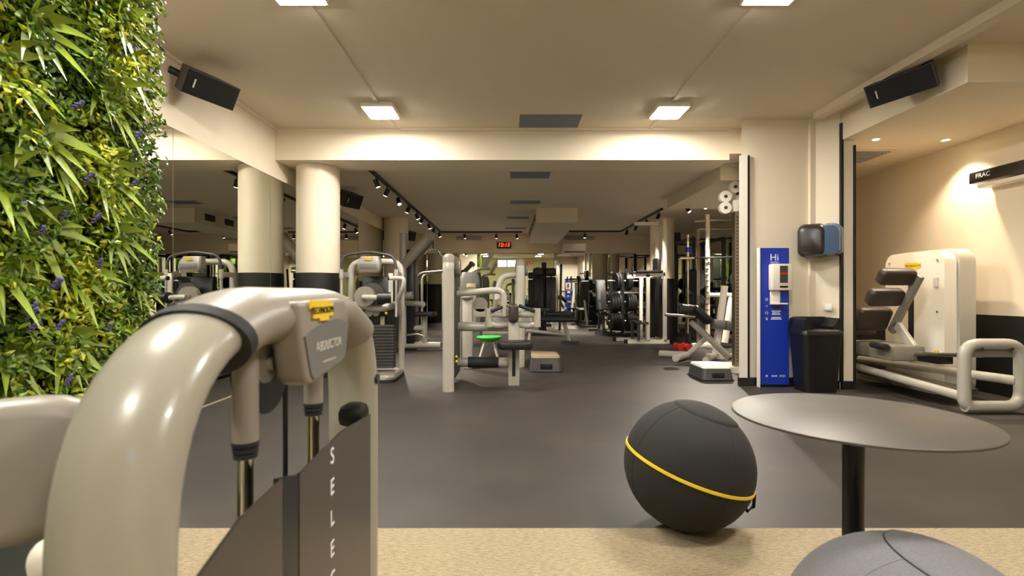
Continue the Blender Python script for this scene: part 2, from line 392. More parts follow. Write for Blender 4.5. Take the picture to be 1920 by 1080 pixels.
ORD = 'first second third fourth fifth sixth seventh eighth ninth'.split()
def track_spot(x, y, z, dx, dy, label, on=True, lamp=True):
    t = thing('track_spotlight', label, 'spotlight', (x, y, z), group='track spotlights')
    B().cyl((x,y,z), (x,y,z-.07), .008, seg=8).obj('stem', 'black_plastic', t)
    d = Vector((dx,dy,-1)).normalized(); p = Vector((x,y,z-.07)); h = B(); h.cyl(p-d*.03, p+d*.08, .034, seg=16).obj('head', 'black_plastic', t)
    B().cyl(p+d*.079, p+d*.083, .028, seg=16).obj('lens', 'bulb_glow', t)
    if lamp: spot(t, p+d*.09, p+d*2, TRACK_W, 75, .6)
tk = thing('light_track', 'black ceiling track running along the left side then across the back', 'light track', (-1.83, 6.7, ZF))
B().box((-1.83, 10.1, ZF-.02), (.04, 6.9, .04)).obj('rail', 'black_plastic', tk, smooth=0)
B().box((-.75, 13.55, ZF-.02), (2.2, .04, .04)).obj('rail', 'black_plastic', tk, smooth=0)
for i, y in enumerate((6.95, 7.6, 8.35, 9.2, 10.0, 10.6, 11.5, 12.3, 13.2)):
    track_spot(-1.83, y, ZF-.04, (-.5 if i % 2 else .35), (-.3 if i == 2 else .2), 'black track spotlight on the left track, %s from the front' % ORD[i], lamp=i % 2 == 0)
for i, x in enumerate((-1.2, -.35, .2)):
    track_spot(x, 13.55, ZF-.04, .1, .3, 'black track spotlight on the rear track, ' + ('left of the clock','above the clock','right of the clock')[i], lamp=i == 1)
tk = thing('light_track', 'black ceiling track on the right, above the weight racks', 'light track', (2.9, 9, ZF))
B().box((2.95, 11.6, ZF-.02), (.04, 3.6, .04)).obj('rail', 'black_plastic', tk, smooth=0)
B().box((2.16, 13.4, ZF-.02), (1.56, .04, .04)).obj('rail', 'black_plastic', tk, smooth=0)
for i, y in enumerate((10.0, 10.9, 11.8, 12.7)):
    track_spot(2.95, y, ZF-.04, -.25, .7, 'black track spotlight on the right track above the weight racks, %s from the front' % ORD[i], lamp=i % 2 == 0)
track_spot(2.0, 13.4, ZF-.04, 0, .2, 'single black spotlight on the rear right track')
track_spot(3.3, 9.4, ZF-.0, .5, -.3, 'black spotlight beside the cream column', lamp=True)
track_spot(3.5, 9.1, ZF-.0, 0.0, -1.3, 'added black spotlight brightening the door behind the pillar', lamp=True)  # added lamp, put in to brighten the door reflected in the back mirror
track_spot(4.0, 9.0, ZF-.0, .2, .3, 'black spotlight above the squat rack', lamp=True)

# ------------------------------------------------------------------ foreground: abductor machine (plane x = -0.40)
AX = -.40
def arch(y0, y1, zt, x, rc=.2): return fillet([(x,y0,.0),(x,y0,zt),(x,y1,zt),(x,y1,.0)], rc, 12)
def brand_plate(parent, c, w_, facing, txt='TECHNOGYM'):
    """yellow stepped name plate with dark lettering"""
    h = w_*.34; c = Vector(c)
    U = Vector((0,1,0)) if facing == 'x' else (Vector((0,-1,0)) if facing == '-x' else Vector((1,0,0)))
    N = Vector((1,0,0)) if facing == 'x' else (Vector((-1,0,0)) if facing == '-x' else Vector((0,-1,0)))
    poly = [(-.5,.1),(-.5,.5),(.28,.5),(.28,.36),(.5,.36),(.5,-.3),(.3,-.3),(.3,-.5),(-.12,-.5),(-.12,-.36),(-.38,-.36),(-.38,.1)]
    pl = B().prism([(a*w_, b*h) for a, b in poly], c, U, (0,0,1), N, .003).obj('name_plate', 'yellow', parent, smooth=0)
    text('lettering', txt, w_*.155, c+N*.004, SIDE if facing == 'x' else ((R(90),0,R(-90)) if facing == '-x' else FRONT), 'black_plastic', pl, ext=.0004)
    return pl
ab = thing('abductor_machine', 'large white tubular strength machine with grey top cover, nearest on the left', 'gym machine', (AX, .9, 0))
B().sweep(arch(.51, 1.30, 1.008, AX, .24), .062, .037, 28).obj('frame', 'white_frame_darker', ab, smooth=60)
top = [Vector((AX,.655,.990))] + [p for p in fillet([(AX,.66,.992),(AX,.74,1.012),(AX,1.10,1.012),(AX,1.235,.958)], .09, 8)][1:]
cov = B().sweep(top, .070, .046, 28).obj('top_cover', 'gray_cover', ab, smooth=60)
B().sweep([Vector((AX,.643,.984)), Vector((AX,.66,.992))], .073, .049, 28).obj('cover_seal', 'rubber', cov, smooth=60)
hx = AX+.045
B().prism([(.775,1.035),(.812,.91),(.832,.896),(.99,.912),(1.01,.925),(1.03,1.012),(1.0,1.038)], (hx-.02,0,0), (0,1,0), (0,0,1), (1,0,0), .05).obj('panel_housing', 'gray_cover', ab, smooth=50, bevel=.009)
pn = B().prism([(.80,.980),(.826,.916),(.84,.906),(.985,.921),(.998,.931),(1.014,.990),(.95,1.001),(.88,.998),(.835,.991)], (hx+.03,0,0), (0,1,0), (0,0,1), (1,0,0), .003).obj('name_panel', 'gray_panel', ab, smooth=0)
text('lettering', 'ABDUCTOR', .023, (hx+.034, .905, .957), SIDE, 'gray_print', pn)
text('lettering', 'www.technogym.com', .0075, (hx+.034, .905, .93), SIDE, 'gray_print', pn)
brand_plate(cov, (hx+.031, .872, 1.019), .105, 'x')
for y in (.768, 1.035):
    B().cyl((AX,y,.825), (AX,y,1.02), .0185).obj('guide_sleeve', 'gray_cover', ab)
    sl = B()
    for k in range(3): sl.cyl((AX,y,.825-k*.009), (AX,y,.818-k*.009), .019-k*.001)
    sl.obj('rubber_buffer', 'rubber', ab)
    B().cyl((AX,y,.1), (AX,y,.83), .0115).obj('guide_rod', 'chrome', ab)
B().cyl((AX,.905,.3), (AX,.905,.95), .0045, seg=8).obj('cable', 'black_plastic', ab)
pu = B(); pu.lathe([(.068,-.012),(.075,-.012),(.066,0),(.075,.012),(.068,.012)], Matrix.Translation((AX-.01,.84,.925)) @ Matrix.Rotation(R(90),4,'Y'), 36); pu.obj('pulley', 'black_plastic', ab)
B().prism(rrect(.07,.12,.03), (AX+.005,.815,.965), (0,1,0), (0,0,1), (1,0,0), .006).cyl((AX,.82,.935), (AX+.02,.82,.935), .012).obj('pulley_bracket', 'gray_cover', ab)
# shield with vertical lettering and dark centre slot
sx = AX+.07
def shield(y0, y1, z0, z1): return B().prism([(y0,.1),(y1,.1),(y1,z1),((y0+y1)/2,(z0+z1)/2+.013),(y0,z0)], (sx,0,0), (0,1,0), (0,0,1), (1,0,0), .004)
sh = shield(.788, 1.19, .768, .764).obj('shield', 'steel_plate', ab, smooth=0)
for i, ch in enumerate('SELECTION'):
    text('lettering', ch, .042, (sx+.0045, .932, .748-i*.057), SIDE, 'white_print', sh, ext=.0004)
shield(.50, .728, .742, .782).obj('shield', 'steel_plate', ab, smooth=0)
B().prism([(.728,.1),(.788,.1),(.788,.766),(.728,.782)], (sx-.009,0,0), (0,1,0), (0,0,1), (1,0,0), .012).obj('slot_insert', 'black_plastic', ab, smooth=0)
B().box((sx-.028, 1.165, .77), (.06, .07, .05), bev=.018).obj('shield_clip', 'black_plastic', ab)
for i in range(12): B().box((AX-.01, .9, .14+i*.036), (.09, .34, .032), bev=.003).obj('weight_plate', 'dark_gray', ab)
B().cyl((AX+.056,1.295,.83), (AX+.066,1.295,.83), .013).obj('bolt_cap', 'dark_gray', ab)
# seat side, left of the tower
B().tube([(AX,.51,.05),(AX-.9,.51,.05)], .04, seg=14).tube([(AX,1.30,.05),(AX-.9,1.30,.05)], .04, seg=14).obj('base_tube', 'white_frame_darker', ab)
shell = B(); shell.prism(rrect(.30,.40,.13,8), (0,0,0), (1,0,0), (0,0,1), (0,1,0), .06)
M = Matrix.Translation((-.72,.70,.80)) @ Matrix.Rotation(R(38),4,'Z') @ Matrix.Rotation(R(-8),4,'X')
def rpad(M, w_, h, d, r=.05): 
    bm = bmesh.new(); bmesh.ops.create_cube(bm, size=1)
    for v in bm.verts: v.co = Vector((v.co.x*w_, v.co.y*d, v.co.z*h))
    vert = [e for e in bm.edges if abs((e.verts[0].co-e.verts[1].co).normalized().y) > .9]
    bmesh.ops.bevel(bm, geom=vert, offset=r, segments=6, affect='EDGES', profile=.5)
    rim = [e for e in bm.edges if abs((e.verts[0].co-e.verts[1].co).normalized().y) < .5]
    bmesh.ops.bevel(bm, geom=rim, offset=d*.3, segments=3, affect='EDGES', profile=.5)
    return B().bm(bm, M)
rpad(M, .30, .20, .10, .095).obj('backrest_shell', 'gray_cover', ab)
rpad(M @ Matrix.Translation((-.01,.075,0)), .28, .19, .07, .09).obj('backrest', 'black_pad', ab)
rpad(Matrix.Translation((-.95,.98,.47)) @ Matrix.Rotation(R(90),4,'X') @ Matrix.Rotation(R(0),4,'Z'), .40, .42, .09, .1).obj('seat', 'black_pad', ab)
B().box((-.93,.95,.23), (.10,.12,.42), bev=.02).tube([(-.93,.95,.08),(AX,.95,.08)], .04).obj('seat_post', 'white_frame_darker', ab)
B().cyl((-.70,.72,.58), (-.70,.72,.2), .03).obj('backrest_post', 'white_frame_darker', ab)
B().ell((-.60,.66,.70), (.022,.022,.03)).obj('adjuster_knob', 'stone_white', ab)

# ------------------------------------------------------------------ round table, two sitting balls
t = thing('round_table', 'round bistro table with dark metal top on one black post', 'table', (.93, 1.37, 0))
B().lathe([(.29,.708),(.302,.711),(.302,.716),(.298,.718)], Matrix.Translation((.93,1.37,0)), 96).obj('tabletop', 'tabletop', t, smooth=30)
B().cyl((.93,1.37,.02), (.93,1.37,.708), .026, seg=32).obj('post', 'black_post', t)
B().lathe([(.22,0),(.22,.008),(.05,.018),(.03,.03)], Matrix.Translation((.93,1.37,0)), 48).obj('base_plate', 'black_post', t)

def sitting_ball(name, label, c, r, axis, fabric, stripe):
    t = thing(name, label, 'exercise ball', (c[0], c[1], 0))
    Rm = Vector(axis).normalized().to_track_quat('Z','Y').to_matrix().to_4x4(); M = Matrix.Translation(Vector(c)) @ Rm
    body = B(); prof = []
    for k in range(41):
        a = R(-90+180*k/40); prof.append((max(.0005, r*math.cos(a)), r*math.sin(a)))
    body.lathe(prof, M, 64).obj('ball_cover', fabric, t, smooth=60)
    cap = []
    for k in range(9):
        a = R(61+29*k/8); cap.append((max(.0004,(r+.0035)*math.cos(a)), (r+.0035)*math.sin(a)))
    cap = [(r*math.cos(R(60.3)), r*math.sin(R(60.3)))] + cap
    cp = B().lathe(cap, M, 64).obj('seat_patch', fabric, t, smooth=60)
    rs = r*math.cos(R(60.5)); hs = r*math.sin(R(60.5))
    B().sweep([M @ Vector((rs*math.cos(a), rs*math.sin(a), hs)) for a in [2*math.pi*k/64 for k in range(65)]], .0022, seg=6).obj('seam', 'rubber', cp)
    for q in range(4):
        B().sweep([M @ Vector((r*math.cos(b)*math.cos(q*1.57+.5), r*math.cos(b)*math.sin(q*1.57+.5), r*math.sin(b))) for b in [R(-80+140*k/40) for k in range(41)]], .0016, seg=6).obj('seam', fabric, t)
    if stripe:
        pr = [((r+.001)*math.cos(a), (r+.001)*math.sin(a)) for a in (R(-1.4),)] + [((r+.005)*math.cos(a), (r+.005)*math.sin(a)) for a in (R(-1.1),R(0),R(1.1))] + [((r+.001)*math.cos(R(1.4)), (r+.001)*math.sin(R(1.4)))]
        B().lathe(pr, M, 72).obj('stripe', 'yellow', t)
        h = M @ Vector((0,0,0)); d = Vector((.93,-.20,-.42)).normalized(); p = Vector(c)+d*r
        B().sweep([p+Vector((.0,.0,.03)), p+Vector((.022,0,.0)), p+Vector((.018,0,-.055)), p+Vector((-.012,0,-.075)), p+Vector((-.02,0,-.03))], .004, .014, 8, side=(1,0,0)).obj('handle_loop', 'rubber', t)
    return t
sitting_ball('exercise_ball', 'black fabric sitting ball with a yellow stripe, on the carpet edge', (.80, 2.27, .28), .28, (.30,-.06,.95), 'ball_fabric', True)
sitting_ball('exercise_ball', 'grey fabric sitting ball in the bottom right corner by the table', (.86, 1.07, .26), .26, (.28,-.12,.95), 'gray_fabric', False)

# ------------------------------------------------------------------ pillar: sanitiser totem, bin, towel dispenser
def totem(name, x, y, s, label):
    """s=-1 faces the camera, +1 faces away"""
    t = thing(name, label, 'sanitiser station', (x, y, 0))
    f = y+s*.02
    B().box((x, y, .785), (.325, .035, 1.51)).obj('panel', 'blue', t, smooth=0)
    B().box((x-.1665, y, .77), (.010, .06, 1.54)).obj('side_strip', 'white_gloss', t, smooth=0)
    B().box((x, y+.01, .03), (.32, .03, .06)).obj('foot', 'black_plastic', t, smooth=0)
    rot = FRONT if s < 0 else (R(90),0,R(180))
    text('lettering', 'Hi', .105, (x, y+s*.0185, 1.432), rot, 'white_print', t)
    text('lettering', 'HOTELS', .026, (x, y+s*.0185, 1.378), rot, 'white_print', t)
    d = B(); d.box((x+.035*-s*1, f+s*.05, 1.215), (.215, .10, .29), bev=.018).obj('dispenser', 'white_gloss', t)
    wx = x+.05*-s
    dw = B().box((wx, f+s*.1, 1.245), (.085, .008, .185)).obj('window', 'dark_gray', t, smooth=0)
    B().box((wx, f+s*.105, 1.255), (.08, .004, .02)).obj('red_label', 'red_plastic', dw, smooth=0)
    B().box((wx, f+s*.102, 1.11), (.085, .008, .02)).obj('sensor', 'black_plastic', t, smooth=0)
    tr = B(); tr.box((x+.0*-s, f+s*.012, .99), (.11,.02,.16), bev=.008); tr.box((x+.02*-s, f+s*.06, .925), (.15,.11,.018), bev=.008); tr.obj('drip_tray', 'white_gloss', t)
    for i, (zz, tx) in enumerate(((.97,'\u25CB'), (.895,'\u25A1'), (.825,'(( ))'), (.755,'//'))):
        text('lettering', ('O','=','(\u00B7)','%')[i], .04, (x-.085*-s, y+s*.0185, zz), rot, 'white_print', t)
        if i > 1:
            for k in range(3 if i == 2 else 2): B().box((x+.02*-s, y+s*.0185, zz+.016-k*.017), ((.10,.085,.095)[k] if i == 2 else (.10,.12)[k], .002, .009)).obj('text_line', 'white_print', t, smooth=0)
    text('lettering', 'hotidi', .026, (x, y+s*.0185, .125), rot, 'white_print', t)
    B().box((x-.085*-s, y+s*.0185, .125), (.022,.002,.022)).obj('mark', 'gray_print', t, smooth=0)
    for k in range(2): B().box((x+.09*-s, y+s*.0185, .132-k*.014), (.07,.002,.005)).obj('text_line', 'gray_print', t, smooth=0)
    return t
totem('sanitiser_station', 2.93, 5.62, -1, 'tall blue hand sanitiser stand with white dispenser against the cream pillar')
totem('sanitiser_station', 3.5, 6.6, 1, 'blue hand sanitiser stand in front of a cream door, seen in the back mirror')

t = thing('waste_bin', 'tall black plastic bin with open hood beside the blue stand', 'bin', (3.27, 5.42, 0))
def loft(rings):
    b = B(); n = len(rings[0]); vs = [v for r_ in rings for v in r_]; fs = []
    for i in range(len(rings)-1):
        for k in range(n): fs.append((i*n+k, i*n+(k+1) % n, (i+1)*n+(k+1) % n, (i+1)*n+k))
    fs += [tuple(range(n))[::-1], tuple((len(rings)-1)*n+k for k in range(n))]
    return b.add(vs, fs)
def rr3(cx, cy, z, w_, d, r): return [(x, y, z) for x, y in rrect(w_, d, r, 6, cx, cy)]
loft([rr3(3.27,5.42,0,.34,.26,.05), rr3(3.27,5.42,.60,.41,.32,.05)]).obj('bin_body', 'black_plastic', t)
loft([rr3(3.27,5.42,.60,.43,.34,.055), rr3(3.27,5.42,.63,.43,.34,.055), rr3(3.27,5.43,.66,.415,.31,.055)]).obj('rim', 'black_plastic', t)
hd = B()
prof = [(-.205,.65),(-.19,.765),(-.15,.785),(.15,.785),(.19,.765),(.205,.65)]
hd.prism([(a,z) for a, z in prof], (3.27,5.50,0), (1,0,0), (0,0,1), (0,1,0), .07); hd.prism([(a,z-.0) for a, z in ((-.205,.65),(-.19,.765),(-.165,.78),(-.14,.73),(-.10,.69),(-.10,.65))], (3.27,5.28,0), (1,0,0), (0,0,1), (0,1,0), .23); hd.prism([(a,z) for a, z in ((.205,.65),(.19,.765),(.165,.78),(.14,.73),(.10,.69),(.10,.65))], (3.27,5.28,0), (1,0,0), (0,0,1), (0,1,0), .23)
hd.obj('hood', 'black_plastic', t)
t = thing('towel_dispenser', 'dark brown paper towel dispenser with clear blue side on the pillar', 'towel dispenser', (3.38, 5.55, 1.43))
Mx = Matrix.Translation((3.375,5.515,1.615)) @ Matrix.Rotation(R(-40),4,'Z')
def local_loft(M, secs): return loft([[M @ Vector(p) for p in s] for s in secs])
def sec(y, w_, h, dz=0, dx=0): return [(a+dx, y, b+dz) for a, b in rrect(w_, h, .07, 6)]
local_loft(Mx, [sec(.10,.27,.36,0,-.065), sec(-.05,.27,.36,0,-.065), sec(-.10,.255,.33,-.01,-.065), sec(-.125,.20,.27,-.02,-.065)]).obj('cover', 'dispenser_brown', t)
local_loft(Mx, [sec(.10,.20,.35,0,.11), sec(-.05,.19,.345,0,.11), sec(-.10,.18,.31,-.01,.105)]).obj('clear_side', 'clear_smoke', t)
local_loft(Mx, [[(a-.02, y, b-.165) for a, b in rrect(.20,.02,.008,3)] for y in (-.12,.06)]).obj('paper_slot', 'black_plastic', t)
for (px, py, l) in ((1552, 576, 'white light switch on the pillar panel below the towel dispenser'), (1555, 690, 'white wall socket low on the pillar panel beside the bin')):
    Yp = 5.555; p = PT(px, py, Yp); Ms = Matrix.Translation(p) @ Matrix.Rotation(R(-49),4,'Z')
    t = thing('wall_switch', l, 'switch', tuple(p))
    b = B().box((0,0,0), (.085,.012,.075), bev=.004); b.v = [Ms @ v for v in b.v]; b.obj('plate', 'white_gloss', t)
    b = B().box((0,-.008,0), (.05,.006,.045)); b.v = [Ms @ v for v in b.v]; b.obj('rocker', 'white_print', t)

# ------------------------------------------------------------------ loudspeakers
def speaker(label, c, aim, mount, w_=.36, h=.22, d=.22, roll=0):
    t = thing('loudspeaker', label, 'loudspeaker', tuple(c))
    q = (Vector(aim)-Vector(c)).normalized().to_track_quat('-Y','Z').to_matrix().to_4x4()
    M = Matrix.Translation(Vector(c)) @ q @ Matrix.Rotation(R(roll),4,'Y')
    pts = [(-w_/2,-d/2),(w_/2,-d/2),(w_*.33,d/2),(-w_*.33,d/2)]
    b = B().prism(pts, (0,0,-h/2), (1,0,0), (0,1,0), (0,0,1), h); b.v = [M @ v for v in b.v]; b.obj('cabinet', 'dark_gray', t, smooth=0)
    b = B().box((0,-d/2-.004,0), (w_*.94,.012,h*.92)); b.v = [M @ v for v in b.v]; g = b.obj('grille', 'black_plastic', t, smooth=0)
    b = B().box((-w_*.33,-d/2-.012,0), (.012,.004,h*.35)); b.v = [M @ v for v in b.v]; b.obj('badge', 'gray_print', g, smooth=0)
    B().cyl(M @ Vector((0,d*.45,0)), Vector(mount), .03, seg=12).obj('bracket', 'black_plastic', t)
    return t
speaker('black wall loudspeaker at upper left above the mirror, beside the green wall', (-2.56,4.25,2.78), (-1.56,3.85,2.2), (-2.79,4.15,2.88), .48, .2, .2)
speaker('black loudspeaker on the side room soffit at upper right', (3.43,4.38,2.86), (2.43,4.0,2.3), (3.6,4.3,2.92), .55, .2, .2)
speaker('black loudspeaker hanging beside the first round column', (-2.5,7.9,2.50), (-1.5,7.4,2.0), (-2.79,7.95,2.55), .36, .22, .2)
speaker('small black loudspeaker beside the second column', (-2.45,12.2,2.42), (0,9,1.2), (-2.79,12.25,2.45), .34, .22, .2)
speaker('black loudspeaker right of the far cream column', (4.15,12.9,2.45), (2.2,8,1.4), (4.3,14.1,2.5), .42, .22, .22)

# ------------------------------------------------------------------ wall bar and leg press in the side room
t = thing('wall_bar', 'long black wall mounted bar with white lettering high on the side wall', 'wall unit', (4.9, 4.6, 2.2))
B().box((4.86, 4.55, 2.235), (.11, 1.5, .115), bev=.008).obj('bar', 'black_plastic', t)
B().box((4.92, 4.6, 2.145), (.15, 1.3, .035)).obj('bracket', 'white_gloss', t, smooth=0)
text('lettering', 'FRAC', .065, (4.802, 5.14, 2.24), (R(90),0,R(-90)), 'white_print', t)

lp = thing('leg_press_machine', 'white and grey leg press with large weight tower in the side room', 'gym machine', (4.15, 5.2, 0))
B().tube([(3.95,4.40,.06),(4.44,4.40,.06),(4.44,4.40,.60),(3.95,4.40,.60),(3.95,4.40,.06),(4.1,4.40,.06)], .048, .13, 18).obj('end_loop', 'white_frame', lp, smooth=60)
B().box((4.2,4.42,.545), (.36,.025,.12)).obj('loop_plate', 'gray_cover', lp)
for k in (4.07,4.33): B().cyl((k,4.40,.56), (k,4.36,.56), .014).obj('bolt', 'chrome', lp)
B().cyl((3.95,4.40,.14), (3.95,6.3,.23), .042).obj('rail', 'white_frame', lp)
B().cyl((4.42,4.40,.28), (4.36,6.3,.22), .042).obj('rail', 'white_frame', lp)
B().cyl((4.12,4.42,.50), (4.10,6.2,.30), .02).obj('guide_rod', 'brushed_steel', lp)
B().prism(rrect(.80,1.48,.13,7,5.5,.74), (4.38,0,0), (0,1,0), (0,0,1), (1,0,0), .13).obj('tower_front', 'white_gloss', lp, smooth=50)
B().prism(rrect(.86,1.50,.15,7,5.5,.75), (4.51,0,0), (0,1,0), (0,0,1), (1,0,0), .16).obj('tower_rear', 'white_frame', lp, smooth=50)
B().box((4.377,5.52,.80), (.008,.07,.98)).obj('weight_slot', 'black_plastic', lp, smooth=0)
for y, z in ((5.83,1.38),(5.18,1.38),(5.18,.85)): B().cyl((4.372,y,z), (4.38,y,z), .012, seg=10).obj('screw', 'chrome', lp)
brand_plate(lp, (4.379, 5.50, 1.335), .22, '-x')
B().box((4.376,5.2,1.15), (.004,.06,.10)).obj('info_label', 'gray_print', lp, smooth=0)
for z, y, h in ((1.21,5.20,.17),(1.0,5.36,.19),(.76,5.55,.27)):
    rpad(Matrix.Translation((3.97,y,z)) @ Matrix.Rotation(R(28),4,'X'), .36, h, .11, .05).obj('back_pad', 'brown_pad', lp)
B().bar((4.16,5.13,1.22), (4.16,5.52,.62), .05, .08, .01).obj('backrest_frame', 'gray_cover', lp)
B().bar((4.16,5.45,.72), (4.16,5.12,.38), .05, .09, .01).obj('backrest_brace', 'white_frame', lp)
B().box((4.05,5.5,.43), (.34,.75,.16), bev=.03).obj('carriage', 'gray_cover', lp)
rpad(Matrix.Translation((3.97,5.92,.58)) @ Matrix.Rotation(R(80),4,'X'), .38, .42, .1, .05).obj('seat', 'brown_pad', lp)
B().cyl((3.83,5.35,.50), (3.83,5.14,.49), .032).obj('grip', 'rubber', lp)
B().box((4.2,5.0,.40), (.16,.24,.09), bev=.01).obj('adjuster', 'black_plastic', lp)
B().cyl((4.2,4.98,.45), (4.2,4.98,.48), .018).obj('yellow_knob', 'yellow', lp)
B().box((4.2,5.3,.13), (.3,1.2,.05)).obj('base_plate', 'brushed_steel', lp)
B().box((4.05,6.9,.55), (.7,.05,.7), (R(-15),0,0), bev=.01).obj('foot_plate', 'dark_gray', lp)
B().bar((4.0,6.3,.22), (4.05,6.85,.3), .1, .1).obj('foot_plate_arm', 'white_frame', lp)

# ------------------------------------------------------------------ green wall
random.seed(4); rng = np.random.default_rng(4)
GX, GY0, GY1 = -1.66, -.6, 2.22
struct(B().box(((XL+GX)/2, (GY0+GY1)/2, 1.5), (GX-XL, GY1-GY0, 3.0)).obj('wall_planted', 'wall_paint', smooth=0), 'side wall block that carries the plant wall')
B().box((GX+.012, (GY0+GY1)/2, 1.5), (.024, GY1-GY0, 3.0)).obj('planting_mat', 'leaf_back', bpy.data.objects['wall_planted'], smooth=0)
def foliage(n, y0, y1):
    y = rng.uniform(y0, y1, n); z = rng.uniform(0.02, 2.98, n); x = GX+.02+rng.uniform(0, 1, n)**.8*.10
    # clumps stand proud of the wall
    x += .03*np.sin(y*21+np.sin(z*17)*2)*np.sin(z*19+1.3*np.sin(y*13))
    P = np.stack([x, y, z], 1)
    nrm = np.stack([np.abs(rng.normal(.9,.4,n)), rng.normal(0,.6,n), rng.normal(.35,.6,n)], 1); nrm /= np.linalg.norm(nrm, axis=1)[:,None]
    a = rng.normal(0,1,(n,3)); a -= nrm*(a*nrm).sum(1)[:,None]; a /= np.linalg.norm(a, axis=1)[:,None]; b = np.cross(nrm, a)
    L = rng.uniform(.011, .022, n)[:,None]; W = L*rng.uniform(.42,.62,n)[:,None]
    v = np.stack([P-a*L, P+b*W-nrm*.002, P+a*L, P-b*W-nrm*.002, P+nrm*.003+a*L*.15], 1).reshape(-1,3)
    i = np.arange(n)*5
    f = np.stack([np.stack([i,i+1,i+4],1), np.stack([i+1,i+2,i+4],1), np.stack([i+2,i+3,i+4],1), np.stack([i+3,i,i+4],1)], 1).reshape(-1,3)
    me = bpy.data.meshes.new('foliage'); me.from_pydata(v.tolist(), [], f.tolist())
    tint = np.clip(.52+.28*np.sin(y*9+z*4)*np.sin(z*7-y*3)+rng.normal(0,.2,n), 0, 1)
    at = me.attributes.new('tint', 'FLOAT', 'POINT'); at.data.foreach_set('value', np.repeat(tint,5).astype(np.float32))
    me.materials.append(MATS['leaf_small']); o = bpy.data.objects.new('foliage', me); COL.objects.link(o)
    o['kind'] = 'stuff'; tag(o, 'dense small green leaves covering the left plant wall', 'foliage'); return o
foliage(52000, .7, GY1+.03)
def long_leaf(p, d, L, W, droop, up):
    """a ribbed strap leaf from p in direction d, drooping"""
    d = d.normalized(); n = 6; side = d.cross(up).normalized(); b = B(); vs = []; fs = []
    for k in range(n+1):
        t = k/n; c = p+d*L*t+Vector((0.2*droop*t*t, 0, -droop*t*t)); w_ = W*(math.sin(math.pi*(.12+.88*t)**.8)+.02)*.5 if k < n else .0008
        nn = side.cross(d).normalized()
        vs += [c-side*w_, c+nn*(-.18*w_), c+side*w_]
    for k in range(n):
        for j in range(2): fs.append((k*3+j, k*3+j+1, k*3+j+4, k*3+j+3))
    return b.add(vs, fs)
NR = 0
def rosette(px, py, scale, label):
    # where the sight line through (px,py) meets the plant wall
    X = GX+.10; Y = X*F/(px-CX); p = Vector((X, Y, ZW(py, Y)))
    t = thing('strap_leaf_plant', label, 'plant', tuple(p), group='long leaved plants on the plant wall')
    n = random.randint(10, 13)
    for k in range(n):
        a = R(360*k/n+random.uniform(-14,14)); d = Vector((random.uniform(.35,.8), math.cos(a), math.sin(a)*.95-.05))
        L = scale*random.uniform(.75,1.15); long_leaf(p-Vector((.03,0,0)), d, L, .04*scale/.17*random.uniform(.8,1.15), L*random.uniform(.25,.55), Vector((1,0,.15))).obj('leaf', 'leaf_long', t, smooth=60)
for i, (px, py, s, l) in enumerate(((75,45,.17,'at the very top left'), (235,35,.16,'at the top near the right edge'), (75,240,.18,'right of the upper left corner'), (205,165,.18,'level with the wall loudspeaker'),
        (10,330,.17,'at the left edge, upper'), (200,320,.17,'level with the mirror top'), (75,420,.18,'left of the mirror, mid height'), (225,435,.15,'beside the mirror, level with the lamps'), (15,115,.16,'at the left edge near the top'),
        (150,505,.17,'above the white machine frame'), (268,525,.12,'beside the reflected machine'), (10,500,.15,'at the left edge, mid height'), (135,640,.16,'just left of the white arch'), (30,660,.14,'at the left edge, low'), (250,120,.14,'beneath the top right corner'), (120,300,.14,'in the middle of the upper half'))):
    rosette(px, py, s, 'long-leaved plant %s of the green wall' % l)
for i in range(20):
    px = random.uniform(10, 270); py = random.uniform(20, 760); X = GX+.125; Y = X*F/(px-CX); p = Vector((X, Y, ZW(py, Y)))
    d = Vector((.55, random.uniform(-.35,.35), random.uniform(.5,1))).normalized(); b = B()
    for k in range(6):
        c = p+d*(.007*k); r_ = .009*(1-.1*k)
        for q in range(3): b.ell(c+Vector((0, math.cos(q*2.1+k)*r_*.7, math.sin(q*2.1+k)*r_*.7)), (.005,.005,.005), seg=6)
    o = b.obj('lavender_sprig', 'lavender', loc=tuple(p)); tag(o, 'small purple flower sprig among the leaves of the green wall', 'flower', 'purple flowers on the green wall')
for k, (y, z) in enumerate(((.98,.085),(1.05,.07))):
    o = B().ell((-1.3+.13*k, y, .065), (.05,.045,.065)).obj('white_pebble', 'stone_white', loc=(-1.3+.13*k, y, 0)); tag(o, 'smooth white stone on the floor, '+('left','right')[k]+' of two behind the machine', 'stone')

# ------------------------------------------------------------------ middle and far equipment
def stack(parent, x, y, z0, n, w_, d, pitch):
    for i in range(n): B().box((x, y, z0+i*pitch), (w_, d, pitch*.86), bev=.003).obj('weight_plate', 'dark_gray', parent)

# standing hip machine by the first column
t = thing('hip_machine', 'grey multi hip machine with black weight stack and platform beside the first column', 'gym machine', (-1.68, 6.2, 0))
loft([rr3(-1.70,6.18,0,.72,.66,.10), rr3(-1.70,6.18,.06,.72,.66,.10), rr3(-1.70,6.18,.085,.68,.62,.09)]).obj('platform', 'gray_cover', t)
loft([rr3(-1.70,6.18,0,.735,.68,.10), rr3(-1.70,6.18,.035,.735,.68,.10)]).obj('platform_edge', 'rubber', t)
B().tube([(-2.03,6.48,.05),(-2.03,6.48,1.44),(-1.38,6.48,1.44),(-1.38,6.48,.05)], .040, .16, 16).obj('frame', 'white_frame', t, smooth=60)
B().tube([(-2.05,6.18,1.30),(-2.03,6.18,1.50),(-1.70,6.18,1.545),(-1.40,6.18,1.49),(-1.38,6.18,1.30)], .017, .10, 12).obj('hand_hoop', 'dark_gray', t, smooth=60)
